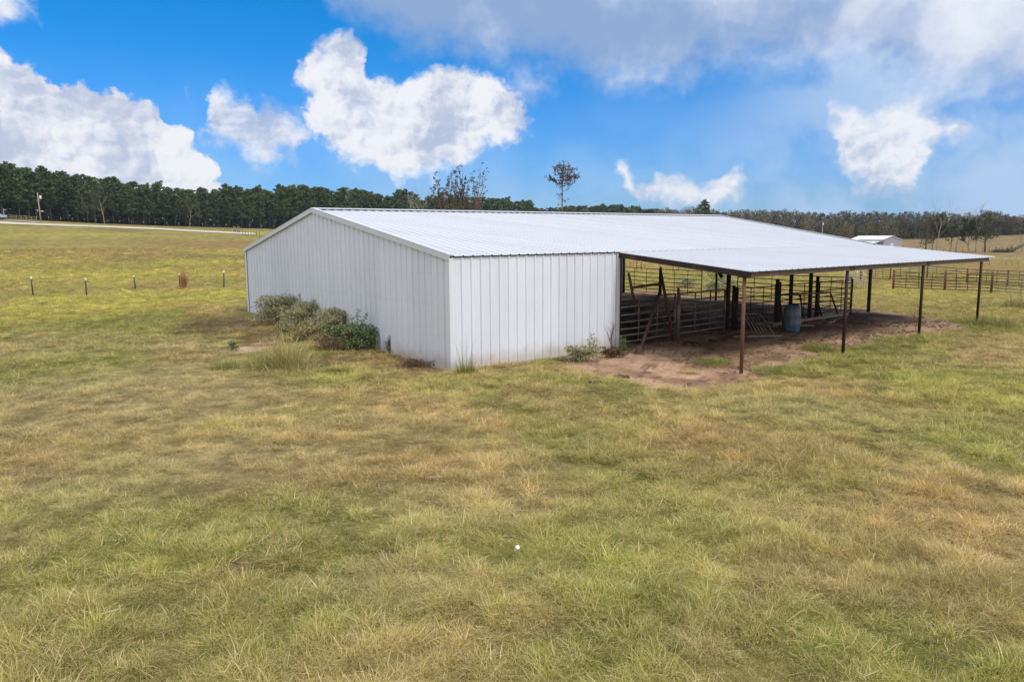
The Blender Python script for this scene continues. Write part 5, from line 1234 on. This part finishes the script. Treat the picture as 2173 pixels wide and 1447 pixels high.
def build_grass():
    tufts = tuft_set(); tc_ = bpy.data.collections.new('tufts')
    for o in tufts: tc_.objects.link(o)
    # candidate points in rings, thinned out with distance
    P = []
    for r0, r1, dens, half in ((4.6, 9, 210, 0.95), (9, 14, 150, 0.85), (14, 20, 90, 0.8), (20, 30, 46, 0.75), (30, 45, 15, 0.72), (45, 70, 6.0, 0.70), (70, 110, 2.2, 0.68)):
        n = int(dens*(r1*r1-r0*r0)*half); r = np.sqrt(RNG.random(n)*(r1*r1-r0*r0)+r0*r0); a = YAW+(RNG.random(n)*2-1)*half
        P.append(np.stack([CAM[0]+r*np.sin(a), CAM[1]+r*np.cos(a), r], -1))
    P = np.concatenate(P); x, y, r = P.T
    d = dirt_amount(x, y); inb = (x > -0.06) & (x < 22.3) & (y > -0.06) & (y < W_+0.08) & ~((x > 6.2) & (y < 0))
    keep = ~inb & (RNG.random(len(x)) > np.clip(d*1.25, 0, 1))
    br = field('brown', x, y); keep &= RNG.random(len(x)) > br*0.55
    x, y, r = x[keep], y[keep], r[keep]; n = len(x)
    z = hz(x, y); tall = field('tall', x, y); flat = field('flat', x, y); lush = field('lush', x, y); br = field('brown', x, y)
    nz = fbm(x, y, 1.1, 3, 40); nz2 = fbm(x, y, 3.2, 3, 41); u = RNG.random(n)
    tl = np.clip(tall*(0.30+1.2*sstep(0.42, 0.62, nz))+0.22*sstep(0.55, 0.68, nz2)-0.4*flat, 0, 1)
    idx = np.where(u < 0.42-0.25*flat, RNG.integers(0, 4, n), RNG.integers(4, 6, n))
    idx = np.where(u < tl*0.75, RNG.integers(6, 8, n), idx); idx = np.where((u > 1-tl*0.16) | (u > 0.992), RNG.integers(8, 10, n), idx)
    far = r > 27+RNG.random(n)*8
    idx = np.where(far, RNG.integers(10, 12, n), idx)
    nc = fbm(x, y, 0.30, 2, 43)
    sc = (0.75+0.55*RNG.random(n))*(0.36+0.66*sstep(0.25, 0.75, nc))*(0.74+0.37*nz)*(1-0.32*flat)*(1+0.12*lush)*(1-0.2*br)
    sc = sc*np.where(far, 0.5+np.clip((r-30)/60, 0, 1)*0.6, 1+np.clip((r-12)/20, 0, 1)*0.35)
    jx = x+RNG.normal(size=n)*0.10; jy = y+RNG.normal(size=n)*0.10
    c = grass_rgb(jx, jy)*(0.60+0.86*nc)[:, None]*(0.86+0.28*RNG.random(n))[:, None]  # tufts darker between clumps: the shading there is put into their colour
    me = bpy.data.meshes.new('grass'); me.vertices.add(n); me.vertices.foreach_set('co', np.stack([x, y, z], -1).astype(np.float32).ravel())
    me.attributes.new('gcol', 'FLOAT_COLOR', 'POINT').data.foreach_set('color', np.concatenate([c, np.ones((n, 1))], 1).astype(np.float32).ravel())
    me.attributes.new('idx', 'INT', 'POINT').data.foreach_set('value', idx.astype(np.int32))
    me.attributes.new('scl', 'FLOAT', 'POINT').data.foreach_set('value', sc.astype(np.float32))
    rot = np.stack([RNG.normal(size=n)*0.12, RNG.normal(size=n)*0.12, RNG.random(n)*6.283], -1)
    me.attributes.new('rot', 'FLOAT_VECTOR', 'POINT').data.foreach_set('vector', rot.astype(np.float32).ravel())
    me.materials.append(M['blade'])
    o = link('grass', me); tag(o, 'mixed green and straw pasture grass', 'grass', kind='stuff')
    ng = bpy.data.node_groups.new('grow_grass', 'GeometryNodeTree')
    ng.interface.new_socket('Geometry', in_out='INPUT', socket_type='NodeSocketGeometry'); ng.interface.new_socket('Geometry', in_out='OUTPUT', socket_type='NodeSocketGeometry')
    N = ng.nodes; L = ng.links; gi = N.new('NodeGroupInput'); go = N.new('NodeGroupOutput'); ip = N.new('GeometryNodeInstanceOnPoints'); ci = N.new('GeometryNodeCollectionInfo')
    ci.inputs['Collection'].default_value = tc_; ci.inputs['Separate Children'].default_value = True; ci.inputs['Reset Children'].default_value = True
    def na(nm, ty): a = N.new('GeometryNodeInputNamedAttribute'); a.data_type = ty; a.inputs['Name'].default_value = nm; return a.outputs['Attribute']
    er = N.new('FunctionNodeEulerToRotation')
    L.new(gi.outputs[0], ip.inputs['Points']); L.new(ci.outputs[0], ip.inputs['Instance']); ip.inputs['Pick Instance'].default_value = True
    L.new(na('idx', 'INT'), ip.inputs['Instance Index']); L.new(na('scl', 'FLOAT'), ip.inputs['Scale']); L.new(na('rot', 'FLOAT_VECTOR'), er.inputs[0]); L.new(er.outputs[0], ip.inputs['Rotation'])
    L.new(ip.outputs[0], go.inputs[0])
    o.modifiers.new('grow', 'NODES').node_group = ng
    print('GRASS POINTS', n, 'BLADES', sum(len(t.data.polygons) for t in tufts))
build_grass()

# ------------------------------------------------------------------ the air: far woods pale a little towards blue
def haze():
    o = MB().box(-700, -120, -9, 1300, 1300, 62).build('haze', None)
    hm = bpy.data.materials.new('haze'); hm.use_nodes = True; t = NT(hm.node_tree); t.n.clear(); ou = t.new('ShaderNodeOutputMaterial'); pv = t.new('ShaderNodeVolumePrincipled')
    pv.inputs['Density'].default_value = 0.00011; pv.inputs['Color'].default_value = (0.62, 0.77, 1.0, 1); t.l.new(pv.outputs[0], ou.inputs['Volume'])
    o.data.materials.append(hm); tag(o, 'thin pale blue air over the fields', 'haze', kind='stuff')
haze()
